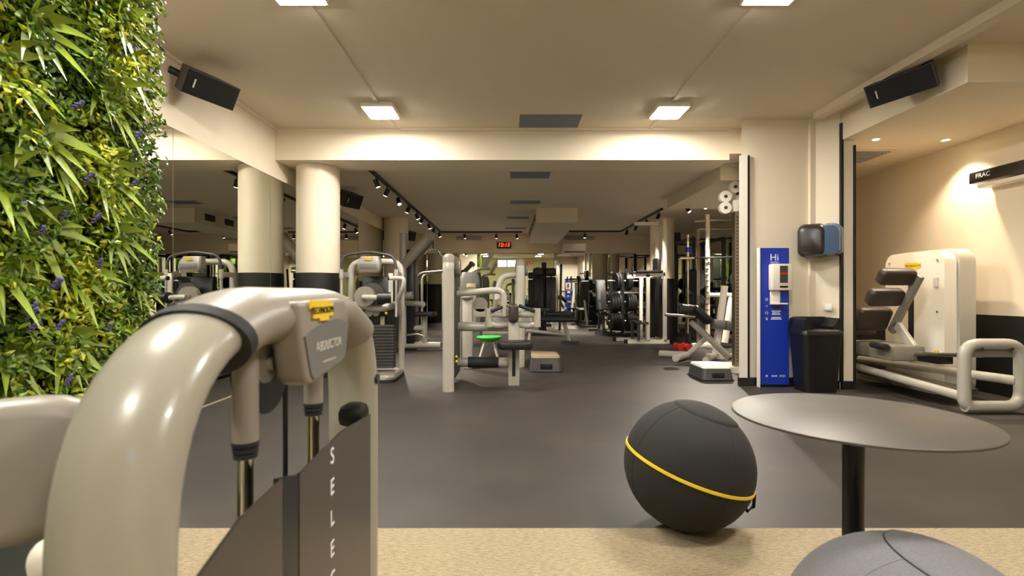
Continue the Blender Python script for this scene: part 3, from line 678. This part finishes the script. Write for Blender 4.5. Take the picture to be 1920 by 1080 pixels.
for x in (-2.05,-1.38):
    B().cyl((x,6.18,1.22), (x,6.18,1.33), .026).bar((x,6.18,1.27), (x,6.48,1.27), .03, .06).obj('hoop_sleeve', 'white_frame', t)
    B().cyl((x,6.18,.75), (x,6.18,1.23), .016).obj('hoop_rod', 'white_frame', t)
hp = loft([[(x, y, 1.29) for x, y in rrect(.24,.10,.03,4,-1.70,6.16)], [(x, y, 1.34) for x, y in rrect(.28,.13,.03,4,-1.70,6.16)], [(x, y, 1.42) for x, y in rrect(.27,.14,.03,4,-1.70,6.18)], [(x, y, 1.49) for x, y in rrect(.22,.12,.03,4,-1.70,6.22)]]).obj('head_panel', 'gray_cover', t)
B().box((-1.70,6.092,1.37), (.21,.006,.055), bev=.002).obj('display', 'gray_panel', hp)
brand_plate(hp, (-1.70, 6.105, 1.455), .10, 'y')
B().cyl((-1.66,6.14,1.03), (-1.66,6.18,1.03), .135, seg=36).obj('cam_rear', 'dark_gray', t)
B().cyl((-1.73,6.04,1.0), (-1.73,6.11,1.0), .12, seg=36).cyl((-1.73,6.02,1.0), (-1.73,6.05,1.0), .035).obj('cam_disc', 'gray_cover', t)
B().tube([(-1.73,6.0,.99),(-1.64,5.98,.99),(-1.55,5.98,.985)], .032, .04, 14).obj('lever', 'white_frame', t)
B().cyl((-1.56,5.96,.985), (-1.40,6.0,.985), .065, seg=24).obj('roller_pad', 'black_pad', t)
B().tube([(-2.02,6.3,.86),(-1.85,6.2,.90),(-1.60,6.2,.84),(-1.40,6.3,.90)], .048, .1, 14).obj('cross_arm', 'white_frame', t)
B().tube([(-1.38,6.40,.75),(-1.37,6.2,.95),(-1.28,6.1,1.10),(-1.26,6.1,1.22),(-1.44,6.1,1.22)], .028, .07, 12).obj('side_handle', 'white_frame', t, smooth=60)
B().cyl((-1.30,6.1,1.22), (-1.46,6.1,1.22), .026).obj('grip', 'rubber', t)
B().box((-1.63,6.40,.85), (.44,.12,.80), bev=.02).obj('stack_shroud', 'black_plastic', t)
stack(t, -1.56, 6.24, .14, 14, .30, .14, .038)
B().box((-1.56,6.24,.70), (.05,.03,.10)).cyl((-1.72,6.20,.80), (-1.72,6.26,.80), .05).cyl((-1.64,6.22,.80), (-1.64,6.28,.80), .045).obj('pulley_block', 'gray_cover', t)
B().box((-1.44,6.16,1.10), (.05,.02,.36)).obj('height_scale', 'stone_white', t)
for x, z in ((-1.94,.98),(-1.47,.80),(-1.68,.66)): B().ell((x,6.05,z), (.018,.018,.018), seg=10).obj('knob', 'yellow', t)

# lat pulldown beyond it
Y = 9.2
t = thing('lat_pulldown_machine', 'tall grey lat pulldown machine with sloping top arm and chrome bar', 'gym machine', (-1.9, Y, 0))
B().cyl((XW(757,Y),Y,.05), (XW(757,Y),Y,2.12), .075, seg=20).obj('upright', 'white_frame', t)
B().tube([PT(759,498,Y),PT(775,475,Y-.1),PT(806,443,Y-.1)], .085, .2, 16).obj('top_arm', 'white_frame', t, smooth=60)
B().tube([PT(772,500,Y+.25),PT(780,482,Y+.2),PT(808,450,Y+.1)], .075, .2, 14).obj('rear_arm', 'gray_cover', t, smooth=60)
B().cyl(PT(808,443,Y-.25), PT(808,443,Y+.1), .08, seg=20).obj('pulley', 'gray_cover', t)
B().cyl(PT(812,447,Y-.1), PT(812,466,Y-.1), .008, seg=8).obj('cable', 'black_plastic', t)
B().tube([PT(796,477,Y-.1),PT(803,468,Y-.1),PT(820,467,Y-.1),PT(829,481,Y-.1)], .016, .05, 10).obj('lat_bar', 'chrome', t)
B().box((XW(770,Y), Y+.1, .95), (.16,.3,1.75), bev=.02).obj('stack_shroud', 'black_plastic', t)
B().cyl((XW(757,Y),Y,.09), (XW(826,Y),Y,.09), .06).cyl((XW(772,Y),Y,.40), (XW(795,Y),Y,.40), .05).cyl((XW(796,Y),Y,.09), (XW(796,Y),Y,.62), .05).obj('base_frame', 'white_frame', t)
rpad(Matrix.Translation((XW(800,Y),Y-.1,.66)) @ Matrix.Rotation(R(90),4,'X'), .36, .36, .08, .06).obj('seat', 'black_pad', t)
B().cyl((XW(762,Y),Y-.4,.98), (XW(782,Y),Y-.4,1.0), .07, seg=20).obj('thigh_roller', 'gray_cover', t)
B().tube([(XW(757,Y),Y,.86),(XW(800,Y),Y-.35,.84)], .05).obj('roller_arm', 'white_frame', t)
t = thing('handle_frame', 'grey tubular dip frame behind the lat pulldown seat', 'gym frame', (-1.4, 9.9, 0)); Y = 9.9
for dy in (0,.5): B().tube([(XW(783,Y),Y+dy,0),(XW(783,Y),Y+dy,1.42),(XW(830,Y),Y+dy,1.46)], .028, .15).obj('rail', 'gray_cover', t, smooth=60)
B().bar((XW(783,Y),Y,.03), (XW(783,Y),Y+.5,.03), .06, .05).bar((XW(783,Y),Y+.25,.03), (XW(828,Y),Y+.25,.03), .06, .05).cyl((XW(828,Y),Y+.25,.03), (XW(828,Y),Y+.25,1.46), .03).cyl((XW(828,Y),Y,1.46), (XW(828,Y),Y+.5,1.46), .03).obj('base', 'gray_cover', t)

# seated row machine in the middle, and the pulley machine behind it
def tower(t, x, y0, y1, zt):
    B().sweep(arch(y0, y1, zt, x, .13), .062, .04, 20).obj('frame', 'white_frame', t, smooth=60)
    B().sweep([p for p in fillet([(x,y0+.02,zt-.05),(x,y0+.03,zt+.012),(x,y1-.03,zt+.012),(x,y1-.02,zt-.06)], .09, 8)], .066, .044, 20).obj('top_cover', 'gray_cover', t, smooth=60)
    B().box((x+.03,(y0+y1)/2,zt*.5), (.05,y1-y0-.12,zt*.86), bev=.02).obj('side_shield', 'dark_gray', t)
    for i in range(11): B().box((x-.02,(y0+y1)/2,.14+i*.036), (.06,y1-y0-.2,.032)).obj('weight_plate', 'black_plastic', t)
    B().cyl((x+.06,y0+.2,zt-.10), (x+.11,y0+.2,zt-.10), .085, seg=28).obj('pulley', 'gray_cover', t)
t = thing('seated_row_machine', 'white seated row machine with chest pad and small seat, middle of the floor', 'gym machine', (-.3, 5.7, 0))
tower(t, -.645, 5.36, 6.14, 1.41)
for z in (.36,.41): B().ell((-.565,5.42,z-.05), (.015,.015,.015), seg=10).obj('knob', 'yellow', t)
B().cyl((-.62,5.85,.655), (.0,5.80,.655), .052).obj('main_beam', 'white_frame', t)
B().cyl((-.62,5.80,.25), (.0,5.78,.25), .055).obj('lower_beam', 'white_frame', t)
B().cyl((-.47,5.80,.25), (-.12,5.79,.25), .062).obj('foot_roller', 'rubber', t)
B().box((.05,5.74,.36), (.125,.13,.72), bev=.012).obj('seat_post', 'white_frame', t)
B().box((.05,5.672,.26), (.035,.008,.30)).obj('height_slot', 'black_plastic', t, smooth=0)
B().box((.055,5.668,.415), (.07,.02,.022)).obj('yellow_latch', 'yellow', t)
rpad(Matrix.Translation((.06,5.55,.475)) @ Matrix.Rotation(R(90),4,'X'), .38, .30, .085, .07).obj('seat', 'black_pad', t)
rpad(Matrix.Translation((.045,5.66,.815)), .115, .21, .12, .045).obj('chest_pad', 'brown_pad', t)
B().tube([(-.60,5.7,1.03),(-.18,5.7,1.075),(-.07,5.7,1.06),(-.055,5.7,.78)], .036, .12, 14).obj('lever_arm', 'white_frame', t, smooth=60)
B().tube([(-.60,5.95,1.08),(-.40,5.95,1.06)], .036).obj('lever_arm', 'white_frame', t)
for s in (-1,1):
    x = .04+s*.27
    B().tube([(.04+s*.05,5.72,.80),(x,5.70,.80)], .034).tube([(.04+s*.05,5.74,.69),(x-s*.08,5.72,.67),(x,5.70,.70)], .036, .06).obj('handle_arm', 'white_frame', t, smooth=60)
    B().cyl((x,5.70,.66), (x,5.70,.87), .042).obj('swivel_sleeve', 'white_frame', t)
    B().cyl((.04+s*.07,5.70,.90), (x-s*.03,5.64,.84), .02).obj('grip', 'rubber', t)
t = thing('pulley_machine', 'white arch-topped weight machine behind the seated row machine', 'gym machine', (.15, 7.5, 0))
tower(t, .155, 7.12, 7.9, 1.47)
B().tube([(.1,7.2,1.30),(-.10,7.2,1.28),(-.16,7.2,1.10),(-.16,7.2,.95)], .045, .12, 14).obj('lever_arm', 'white_frame', t, smooth=60)
B().box((-.575,7.0,.50), (.135,.14,1.0), bev=.015).obj('rear_post', 'white_frame', t)
B().ell((-.575,6.95,.98), (.085,.09,.045)).obj('post_cap', 'gray_cover', t)
B().box((-.2,7.02,.77), (.72,.08,.12), bev=.01).cyl((-.55,7.0,.04), (.12,7.2,.04), .04).obj('cross_beam', 'white_frame', t)
B().cyl((-.40,6.98,.88), (-.40,7.03,.88), .10, seg=28).obj('cam_disc', 'gray_cover', t)
B().box((.155,7.06,.80), (.02,.01,.10)).obj('info_label', 'gray_print', t, smooth=0)
# grey weight tower far left of centre
Y = 12.0
t = thing('gray_weight_tower', 'dark grey shrouded weight machine with yellow plate, far behind the row machine', 'gym machine', (-.9, Y, 0))
loft([rr3(-.9,Y,0,.5,.4,.06), rr3(-.9,Y,1.35,.52,.42,.08), rr3(-.9,Y,1.52,.42,.34,.1)]).obj('shroud', 'gray_panel', t)
B().box((-.88,Y-.215,.7), (.22,.02,1.1), bev=.008).obj('front_strip', 'white_frame', t); brand_plate(t, (-.88,Y-.228,1.16), .16, 'y')
B().tube([(-.95,Y,1.5),(-.7,Y-.1,1.62),(-.45,Y-.1,1.60)], .04, .1).bar((-.62,Y,1.6), (-.42,Y,1.95), .05, .1).obj('top_arm', 'white_frame', t)
# small stool, steps, bench
t = thing('green_stool', 'bright green seat disc on short splayed legs under the machines', 'stool', (-.33, 8.3, 0))
B().lathe([(.02,.23),(.15,.26),(.21,.315),(.205,.33),(.02,.30)], Matrix.Translation((-.33,8.3,0))).obj('seat', 'green_plastic', t)
for a in (45,135,225,315): B().cyl((-.33+.1*math.cos(R(a)),8.3+.1*math.sin(R(a)),.25), (-.33+.2*math.cos(R(a)),8.3+.2*math.sin(R(a)),0), .022, seg=10).obj('leg', 'white_frame', t)
def aerobic_step(label, x0, x1, y0, y1, h, topm):
    cx, cy, w_, d = (x0+x1)/2, (y0+y1)/2, x1-x0, y1-y0
    t = thing('aerobic_step', label, 'step', (cx, cy, 0))
    loft([rr3(cx,cy,.012,w_,d,.05), rr3(cx,cy,h-.02,w_*.90,d*.88,.05)]).obj('body', 'dark_gray', t)
    loft([rr3(cx,cy,h-.025,w_*.92,d*.9,.05), rr3(cx,cy,h,w_*.88,d*.86,.05)]).obj('tread', topm, t)
    loft([rr3(cx,cy,0,w_+.02,d+.02,.05), rr3(cx,cy,.014,w_+.02,d+.02,.05)]).obj('base_rim', 'black_plastic', t)
    B().box((cx,y0+.02,h*.35), (w_*.4,.03,h*.4), bev=.01).obj('hand_recess', 'black_plastic', t)
    return t
mat('step_tan', (150,130,104), .7, var=.06)
aerobic_step('grey aerobic step with tan top right of the seated row machine', .28, .69, 6.62, 7.25, .21, 'step_tan')
aerobic_step('large grey aerobic step with pale top at the foot of the pillar', 2.28, 2.66, 5.98, 6.5, .17, 'stone_white')
t = thing('flat_bench', 'black padded bench on a slim white leg with round foot, far middle', 'bench', (1.0, 10.4, 0))
rpad(Matrix.Translation((1.0,10.3,.50)) @ Matrix.Rotation(R(90),4,'X') @ Matrix.Rotation(R(-4),4,'Y'), .78, .34, .10, .05).obj('pad', 'black_pad', t)
rpad(Matrix.Translation((1.05,10.9,.58)) @ Matrix.Rotation(R(90),4,'X'), .62, .30, .12, .05).obj('rear_pad', 'black_pad', t)
B().cyl((1.12,10.4,.46), (1.23,10.4,.03), .04).cyl((.35,10.4,.26), (1.18,10.4,.18), .035).cyl((.5,10.9,.52), (.4,10.4,.02), .035).cyl((1.1,10.9,.54), (1.12,10.42,.44), .03).obj('leg_frame', 'white_frame', t)
B().lathe([(.19,0),(.19,.045),(.12,.06)], Matrix.Translation((1.25,10.4,0))).obj('round_foot', 'dark_gray', t)
Y = 12.6
t = thing('black_press_machine', 'black padded press machine standing near the back mirror', 'gym machine', (.9, Y, 0))
for x in (.72, 1.02):
    rpad(Matrix.Translation((x,Y,1.0)), .27, .85, .14, .04).obj('back_pad', 'black_pad', t); rpad(Matrix.Translation((x,Y-.03,1.55)), .27, .20, .14, .05).obj('head_pad', 'black_pad', t)
rpad(Matrix.Translation((.72,Y-.35,.62)) @ Matrix.Rotation(R(90),4,'X'), .5, .4, .12, .05).obj('seat', 'black_pad', t)
B().box((.87,Y+.15,.9), (.12,.1,1.8), bev=.01).box((.87,Y,.04), (.8,.9,.07)).box((.75,Y-.3,.3), (.08,.08,.55)).cyl((1.25,Y,.1), (1.3,Y+.1,1.75), .03).obj('frame', 'black_plastic', t)

# clock on the bulkhead
t = thing('digital_clock', 'black wall clock with red lit digits on the rear bulkhead', 'clock', (-.14, 14.08, 2.4))
cz = ZW(459.5, 14.07); cx = XW(945, 14.07)
B().box((cx,14.075,cz), (.40,.05,.17), bev=.006).obj('case', 'black_plastic', t)
text('digits', '12:15', .15, (cx-.01,14.047,cz), FRONT, 'led_red', t, shear=.2)
t = thing('air_conditioner', 'white boxed air unit on the rear bulkhead, right of the duct', 'air conditioner', (1.75, 13.9, 2.2)); 
B().box((1.78,13.97,2.25), (.65,.3,.26), bev=.01).obj('case', 'white_gloss', t); B().box((1.78,13.815,2.15), (.58,.012,.03)).obj('vent', 'dark_gray', t, smooth=0)
for x0, x1, l in ((-1.5,-.75,'left of the clock'), (1.5,2.4,'right of the duct')):
    t = thing('air_grille', 'long narrow air grille high on the rear bulkhead, '+l, 'air grille', ((x0+x1)/2, 14.08, 2.55))
    B().box(((x0+x1)/2,14.09,2.56), (x1-x0,.02,.13)).obj('frame', 'ceiling_paint', t, smooth=0)
    for k in range(4): B().box(((x0+x1)/2,14.076,2.52+k*.027), (x1-x0-.06,.014,.012)).obj('slat', 'vent_blue', t, smooth=0)

# weight plate tree
def plate(parent, c, axis, r, th, m='rubber', name='weight_disc'):
    q = Vector(axis).normalized().to_track_quat('Z','Y').to_matrix().to_4x4(); M = Matrix.Translation(Vector(c)) @ q
    return B().lathe([(.03,-th/2),(r*.55,-th*.32),(r*.8,-th*.32),(r*.84,-th/2),(r*.98,-th/2),(r,-th*.3),(r,th*.3),(r*.98,th/2),(r*.84,th/2),(r*.8,th*.32),(r*.55,th*.32),(.03,th/2)], M, 28).obj(name, m, parent)
tx, ty = 2.72, 12.2
t = thing('plate_tree', 'black steel weight plate tree beside the white dip station', 'plate rack', (tx, ty, 0))
B().box((tx,ty,.75), (.08,.08,1.5)).box((tx,ty,.04), (.75,.08,.07)).box((tx,ty,.04), (.08,.7,.07)).box((tx-.27,ty,.75), (.05,.06,1.45)).obj('frame', 'black_plastic', t, smooth=0)
B().box((tx-.27,ty,1.50), (.1,.1,.1), bev=.02).obj('finial', 'black_plastic', t)
k = 0
for z, r_ in ((1.32,.225),(.82,.225),(.36,.225)):
    for s in (-1,1):
        B().cyl((tx,ty,z), (tx+s*.36,ty-.05,z), .025, seg=12).obj('peg', 'brushed_steel', t)
        for j in range(2 if z > 1 else 4):
            o = plate(None if False else t, (tx+s*(.10+j*.058), ty-.02, z-.02), (1,.15,0), r_*(1-.04*j), .05); 
            WMo = WM[t]; o.parent = None; o.location = WMo.translation
            tag(o, 'black round weight plate, %s of the %s peg, %s side of the plate tree' % (('innermost','second','third','outermost')[j], {1.32:'top',.82:'middle',.36:'bottom'}[z], 'left' if s < 0 else 'right'), 'weight plate', 'plates on the plate tree')
# white dip station
X0, Y = 2.7, 10.45
t = thing('dip_station', 'white steel dip and leg raise station with black pads', 'gym frame', (X0, Y, 0))
def wbar(b, p, q, s=.07): return b.bar(p, q, s, s)
f = B(); 
for y in (Y-.05, Y+.5):
    wbar(f, (2.29 if y > Y else 2.41, y, .035), (3.29,y,.035))
wbar(f, (3.19,Y-.05,.035), (3.19,Y+.5,.035)); f.obj('base', 'white_gloss', t, smooth=0)
for y in (Y-.05, Y+.5):
    wbar(B(), (3.19,y,.05), (3.19,y,2.5)).obj('upright', 'white_gloss', t, smooth=0)
    wbar(B(), (2.84,y,.05), (2.84,y,1.42)).obj('post', 'white_gloss', t, smooth=0)
    wbar(B(), (2.54,y,1.38), (3.19,y,1.42)).obj('arm', 'white_gloss', t, smooth=0)
    B().box((2.87,y,1.47), (.55,.12,.06), bev=.02).obj('arm_pad', 'black_pad', t)
    B().cyl((2.53,y,1.38), (2.53,y,1.56), .022).obj('hand_grip', 'rubber', t)
wbar(wbar(B(), (3.19,Y-.05,2.5), (3.19,Y+.5,2.5)), (2.64,Y+.28,2.5), (3.19,Y+.28,2.5)).obj('top_bar', 'white_gloss', t, smooth=0)
rpad(Matrix.Translation((3.12,Y+.28,1.62)) @ Matrix.Rotation(R(90),4,'Z'), .36, .30, .09, .04).obj('back_pad', 'black_pad', t)
B().box((3.15,Y+.28,.78), (.05,.34,1.35)).obj('rear_board', 'black_dado', t)
for y in (Y-.05, Y+.5): wbar(wbar(B(), (2.64,y-.06,.06), (2.64,y-.06,.42), .05), (2.59,y-.06,.42), (2.84,y-.06,.42), .05).obj('step_peg', 'dark_gray', t, smooth=0)
for x, y in ((2.39,Y-.05),(3.31,Y-.05),(2.27,Y+.5),(3.31,Y+.5)): B().box((x,y,.04), (.06,.085,.08)).obj('end_cap', 'black_plastic', t, smooth=0)

# roman chair (back extension)
t = thing('back_extension_bench', 'grey tubular back extension bench with black roller pads, before the racks', 'bench', (2.8, 7.9, 0))
a = PT(1287,668,8.0); a.z = .06
B().cyl(PT(1238,663,8.3)*1, a, .055).cyl((PT(1267,677,7.6).x, 7.6, .06), a, .055).obj('front_foot', 'white_frame', t)
B().bar(a, PT(1326,632,7.9), .09, .07, .01).obj('strut', 'white_frame', t)
B().bar(PT(1296,603,7.9), (PT(1376,672,7.4).x-.05,7.4,.08), .08, .08, .012).obj('main_beam', 'gray_cover', t)
B().cyl((2.85,7.35,.06), (3.2,7.9,.06), .05).obj('rear_foot', 'white_frame', t)
rpad(Matrix.Translation(PT(1314,590,7.85)) @ Matrix.Rotation(R(42),4,'Y'), .36, .13, .30, .05).obj('hip_pad', 'black_pad', t)
for px, dy in ((1277,-.15),(1287,.1)): B().cyl(PT(px,579,7.75+dy), PT(px+12,581,7.75+dy), .075, seg=20).obj('ankle_roller', 'black_pad', t)
B().cyl(PT(1247,590,7.8), PT(1303,594,7.8), .022).obj('hand_bar', 'brushed_steel', t)

# cable column with pulleys next to the pillar
cxp, cyp = 2.99, 6.66
t = thing('cable_column', 'perforated steel cable column with white pulleys beside the pillar', 'gym machine', (cxp, cyp, 0))
B().box((cxp+.0,cyp,1.15), (.09,.09,2.15)).obj('column', 'brushed_steel', t, smooth=0)
for i in range(42): B().cyl((cxp-.012,cyp-.044,.15+i*.046), (cxp-.012,cyp-.0475,.15+i*.046), .010, seg=8).obj('hole', 'black_plastic', t)
for px, py in ((1377,351),(1359,369),(1359,390)):
    p = PT(px,py,cyp-.05); B().cyl(p-Vector((0,.03,0)), p+Vector((0,.03,0)), .076, seg=28).obj('pulley', 'white_gloss', t); B().cyl(p-Vector((0,.04,0)), p, .022).obj('hub', 'dark_gray', t)
B().box((cxp,cyp,2.18), (.14,.1,.16), bev=.02).bar(PT(1359,366,cyp+.02), PT(1385,362,cyp+.02), .05, .05).bar(PT(1378,346,cyp+.02), PT(1385,375,cyp+.02), .05, .05).obj('pulley_bracket', 'white_gloss', t)
B().box((cxp+.05,cyp+.15,.04), (.3,.6,.07)).obj('base', 'white_gloss', t)

# squat rack with loaded bar
Y = 9.6
t = thing('squat_rack', 'chrome and white squat rack holding a barbell right of the dip station', 'squat rack', (3.9, Y, 0))
x1, x2 = XW(1327,Y), XW(1327,Y)+.9
for x in (x1, x2):
    B().cyl((x,Y,.05), (x,Y,ZW(402,Y)), .04).obj('upright', 'white_gloss', t)
    B().bar((x-.06,Y+.35,.05), (x-.06,Y+.35,2.35), .06, .05).obj('rear_upright', 'brushed_steel', t, smooth=0)
    B().bar((x-.3,Y,.045), (x+.2,Y,.045), .09, .08, .01).bar((x,Y-.3,.045), (x,Y+.6,.045), .09, .08, .01).obj('foot', 'white_gloss', t)
    for i in range(12): B().box((x-.03,Y-.04,.5+i*.11), (.05,.06,.025)).obj('bar_hook', 'brushed_steel', t, smooth=0)
B().cyl((x1,Y,2.42), (x2,Y,2.42), .03).cyl((x1-.25,Y,2.40), (x1+.05,Y,2.40), .03).cyl((x1-.06,Y+.35,2.3), (x2,Y+.35,2.3), .03).obj('top_bar', 'brushed_steel', t)
B().cyl((x1,Y-.05,1.0), (x1+.42,Y-.05,1.0), .04).cyl((x1+.42,Y-.05,.95), (x1+.30,Y-.05,.1), .06).obj('safety_arm', 'white_gloss', t)
bz = ZW(484,Y-.1)
bb_ = thing('barbell', 'black barbell resting across the squat rack', 'barbell', (x1, Y-.1, bz))
B().cyl((x1-.55,Y-.1,bz), (x2+.15,Y-.1,bz+.03), .016).obj('bar', 'black_plastic', bb_)
B().cyl((x1-.55,Y-.1,bz), (x1-.30,Y-.1,bz), .025).obj('sleeve', 'chrome', bb_)
for i, (x, y, z, l) in enumerate(((x1-.06,Y+.46,1.30,'upper left, front'), (x1-.06,Y+.54,1.30,'upper left, rear'), (x1-.06,Y+.46,.80,'lower left, front'), (x1-.06,Y+.54,.80,'lower left, rear'), (x1-.06,Y+.46,.32,'lowest on the left'), (x2-.06,Y+.46,1.30,'upper right'), (x2-.06,Y+.46,.80,'lower right'))):
    o = plate(t, (x,y,z), (0,-1,0), .225, .05); o.parent = None; o.location = WM[t].translation
    tag(o, 'black weight plate stored on the squat rack, '+l, 'weight plate', 'plates on the squat rack')
    B().cyl((x,y-.06,z), (x,Y+.35,z), .02, seg=10).obj('plate_peg', 'brushed_steel', t)
# upright olympic bar with blue collar
Yb = 9.9; xb = XW(1290,Yb)
t = thing('standing_barbell', 'chrome barbell stood on end with a blue collar behind the back extension bench', 'barbell', (xb, Yb, 0))
B().cyl((xb,Yb,.05), (xb,Yb,ZW(440,Yb)), .02).cyl((xb,Yb,ZW(478,Yb)), (xb,Yb,ZW(440,Yb)), .026).obj('bar', 'chrome', t)
B().cyl((xb,Yb,ZW(473,Yb)), (xb,Yb,ZW(464,Yb)), .055).obj('blue_collar', 'blue', t)
B().cyl((xb,Yb,0), (xb,Yb,.25), .05).box((xb,Yb,.02), (.3,.3,.04)).obj('holder', 'black_plastic', t)
t = thing('roller_bench', 'white bench with grey foam rollers right of the back extension bench', 'bench', (3.35, 8.0, 0))
B().bar((3.25,8.0,.05), (3.40,8.0,1.15), .08, .08).bar((3.1,8.0,.04), (3.9,8.0,.04), .08, .08).obj('frame', 'white_gloss', t)
B().cyl((3.15,7.85,.56), (3.32,7.85,.54), .075).cyl((3.34,7.85,.54), (3.5,7.85,.52), .075).obj('foam_roller', 'gray_panel', t)
# dumbbells: rack behind the pillar (seen in the back mirror) and a second one by the right wall
def make_dumbbell(c, label, group, m='dark_gray'):
    t = thing('dumbbell', label, 'dumbbell', c, group=group); x, y, z = c
    B().cyl((x,y-.07,z), (x,y+.07,z), .016, seg=10).obj('handle', 'chrome', t)
    for s in (-1,1): B().cyl((x,y+s*.06,z), (x,y+s*.14,z), .062, seg=16).obj('head', m, t)
    return t
def dumbbell_rack(x0, x1, y, label, group):
    t = thing('dumbbell_rack', label, 'dumbbell rack', ((x0+x1)/2, y, 0))
    for z in (.28,.66,1.04): B().box(((x0+x1)/2,y,z-.03), (x1-x0,.30,.04), (R(-12),0,0)).obj('shelf', 'brushed_steel', t, smooth=0)
    for x in (x0+.03, x1-.03): B().box((x,y-.1,.55), (.05,.08,1.1)).box((x,y,.03), (.06,.45,.06)).obj('side_frame', 'white_gloss', t, smooth=0)
    proto = None; n = int((x1-x0-.16)/.155)
    for k, z in enumerate((.28,.66,1.04)):
        for i in range(n):
            c = (x0+.155+i*.155, y, z+.085); l = 'grey dumbbell, %s shelf, %s from the left, %s' % (('bottom','middle','top')[k], ORD[i] if i < 9 else 'last', label.split(',')[1].strip())
            if proto is None: proto = make_dumbbell(c, l, group)
            else: dup(proto, c, 0, l)
dumbbell_rack(3.98, 4.92, 7.66, 'three tier dumbbell rack, behind the pillar', 'dumbbells behind the pillar')
dumbbell_rack(2.9, 4.5, 13.6, 'three tier dumbbell rack, by the back mirror', 'dumbbells by the back mirror')
for i in range(2): 
    Yd = 9.2; make_dumbbell((XW(1272+i*15,Yd), Yd, .062), 'red dumbbell on the floor behind the back extension bench, '+('left','right')[i], 'red dumbbells', 'red_plastic')

# ------------------------------------------------------------------ further pieces near the back mirror
B().tube([PT(760,628,8.7),PT(784,626,8.7),PT(800,632,8.7),PT(808,637,8.7)], .016, .06, 10).obj('low_handle', 'chrome', bpy.data.objects['lat_pulldown_machine'])
t = thing('power_rig', 'tall black square-tube pull-up rig by the right wall mirror', 'gym frame', (4.32, 11.6, 0))
for x in (4.0, 4.65):
    for y in (11.0, 12.2):
        B().box((x,y,1.12), (.07,.07,2.24)).box((x,y,.01), (.16,.16,.02)).obj('post', 'black_plastic', t, smooth=0)
    B().bar((x,11.0,2.22), (x,12.2,2.22), .06, .07).obj('top_beam', 'black_plastic', t, smooth=0)
for y in (11.0, 12.2): B().cyl((4.0,y,2.2), (4.65,y,2.2), .02).obj('pull_up_bar', 'black_plastic', t)
t = thing('incline_bench', 'black upright incline bench standing before the back mirror', 'bench', (2.38, 13.1, 0))
rpad(Matrix.Translation((2.38,13.15,.98)) @ Matrix.Rotation(R(-14),4,'X'), .27, .82, .09, .05).obj('back_pad', 'black_pad', t)
rpad(Matrix.Translation((2.38,12.85,.50)) @ Matrix.Rotation(R(80),4,'X'), .28, .34, .09, .05).obj('seat', 'black_pad', t)
B().bar((2.38,12.6,.05), (2.38,13.6,.05), .07, .06).bar((2.38,12.85,.46), (2.38,12.75,.06), .06, .06).bar((2.38,13.18,.8), (2.38,13.5,.06), .06, .06).bar((2.13,12.6,.04), (2.63,12.6,.04), .06, .06).bar((2.13,13.6,.04), (2.63,13.6,.04), .06, .06).obj('frame', 'dark_gray', t)
t = thing('exercise_bike', 'dark upright exercise bike far behind, seen only in the back mirror', 'exercise bike', (-.9, -2.3, 0))
B().cyl((-.9,-2.0,.5), (-.82,-2.0,.5), .24, seg=32).obj('flywheel', 'dark_gray', t)
B().bar((-.86,-2.75,.05), (-.86,-1.75,.05), .08, .07).bar((-1.1,-2.75,.04), (-.62,-2.75,.04), .07, .06).bar((-1.1,-1.75,.04), (-.62,-1.75,.04), .07, .06).bar((-.86,-2.5,.08), (-.86,-2.6,.92), .07, .07).bar((-.86,-2.1,.08), (-.86,-1.85,1.1), .07, .07).obj('frame', 'black_plastic', t)
B().ell((-.86,-2.62,.97), (.11,.15,.05)).obj('saddle', 'black_pad', t)
B().tube([(-1.1,-2.1,1.2),(-1.1,-1.85,1.12),(-.62,-1.85,1.12),(-.62,-2.1,1.2)], .018, .08, 10).obj('handlebar', 'rubber', t)
B().box((-.86,-1.85,1.28), (.3,.05,.22), (R(-25),0,0), bev=.02).obj('console', 'dark_gray', t)
o = B().box((-1.62,10.85,.006), (.55,.5,.012), bev=.004).obj('exercise_mat', 'rubber', loc=(-1.62,10.85,0)); tag(o, 'thin dark exercise mat on the floor behind the lat pulldown machine', 'mat')
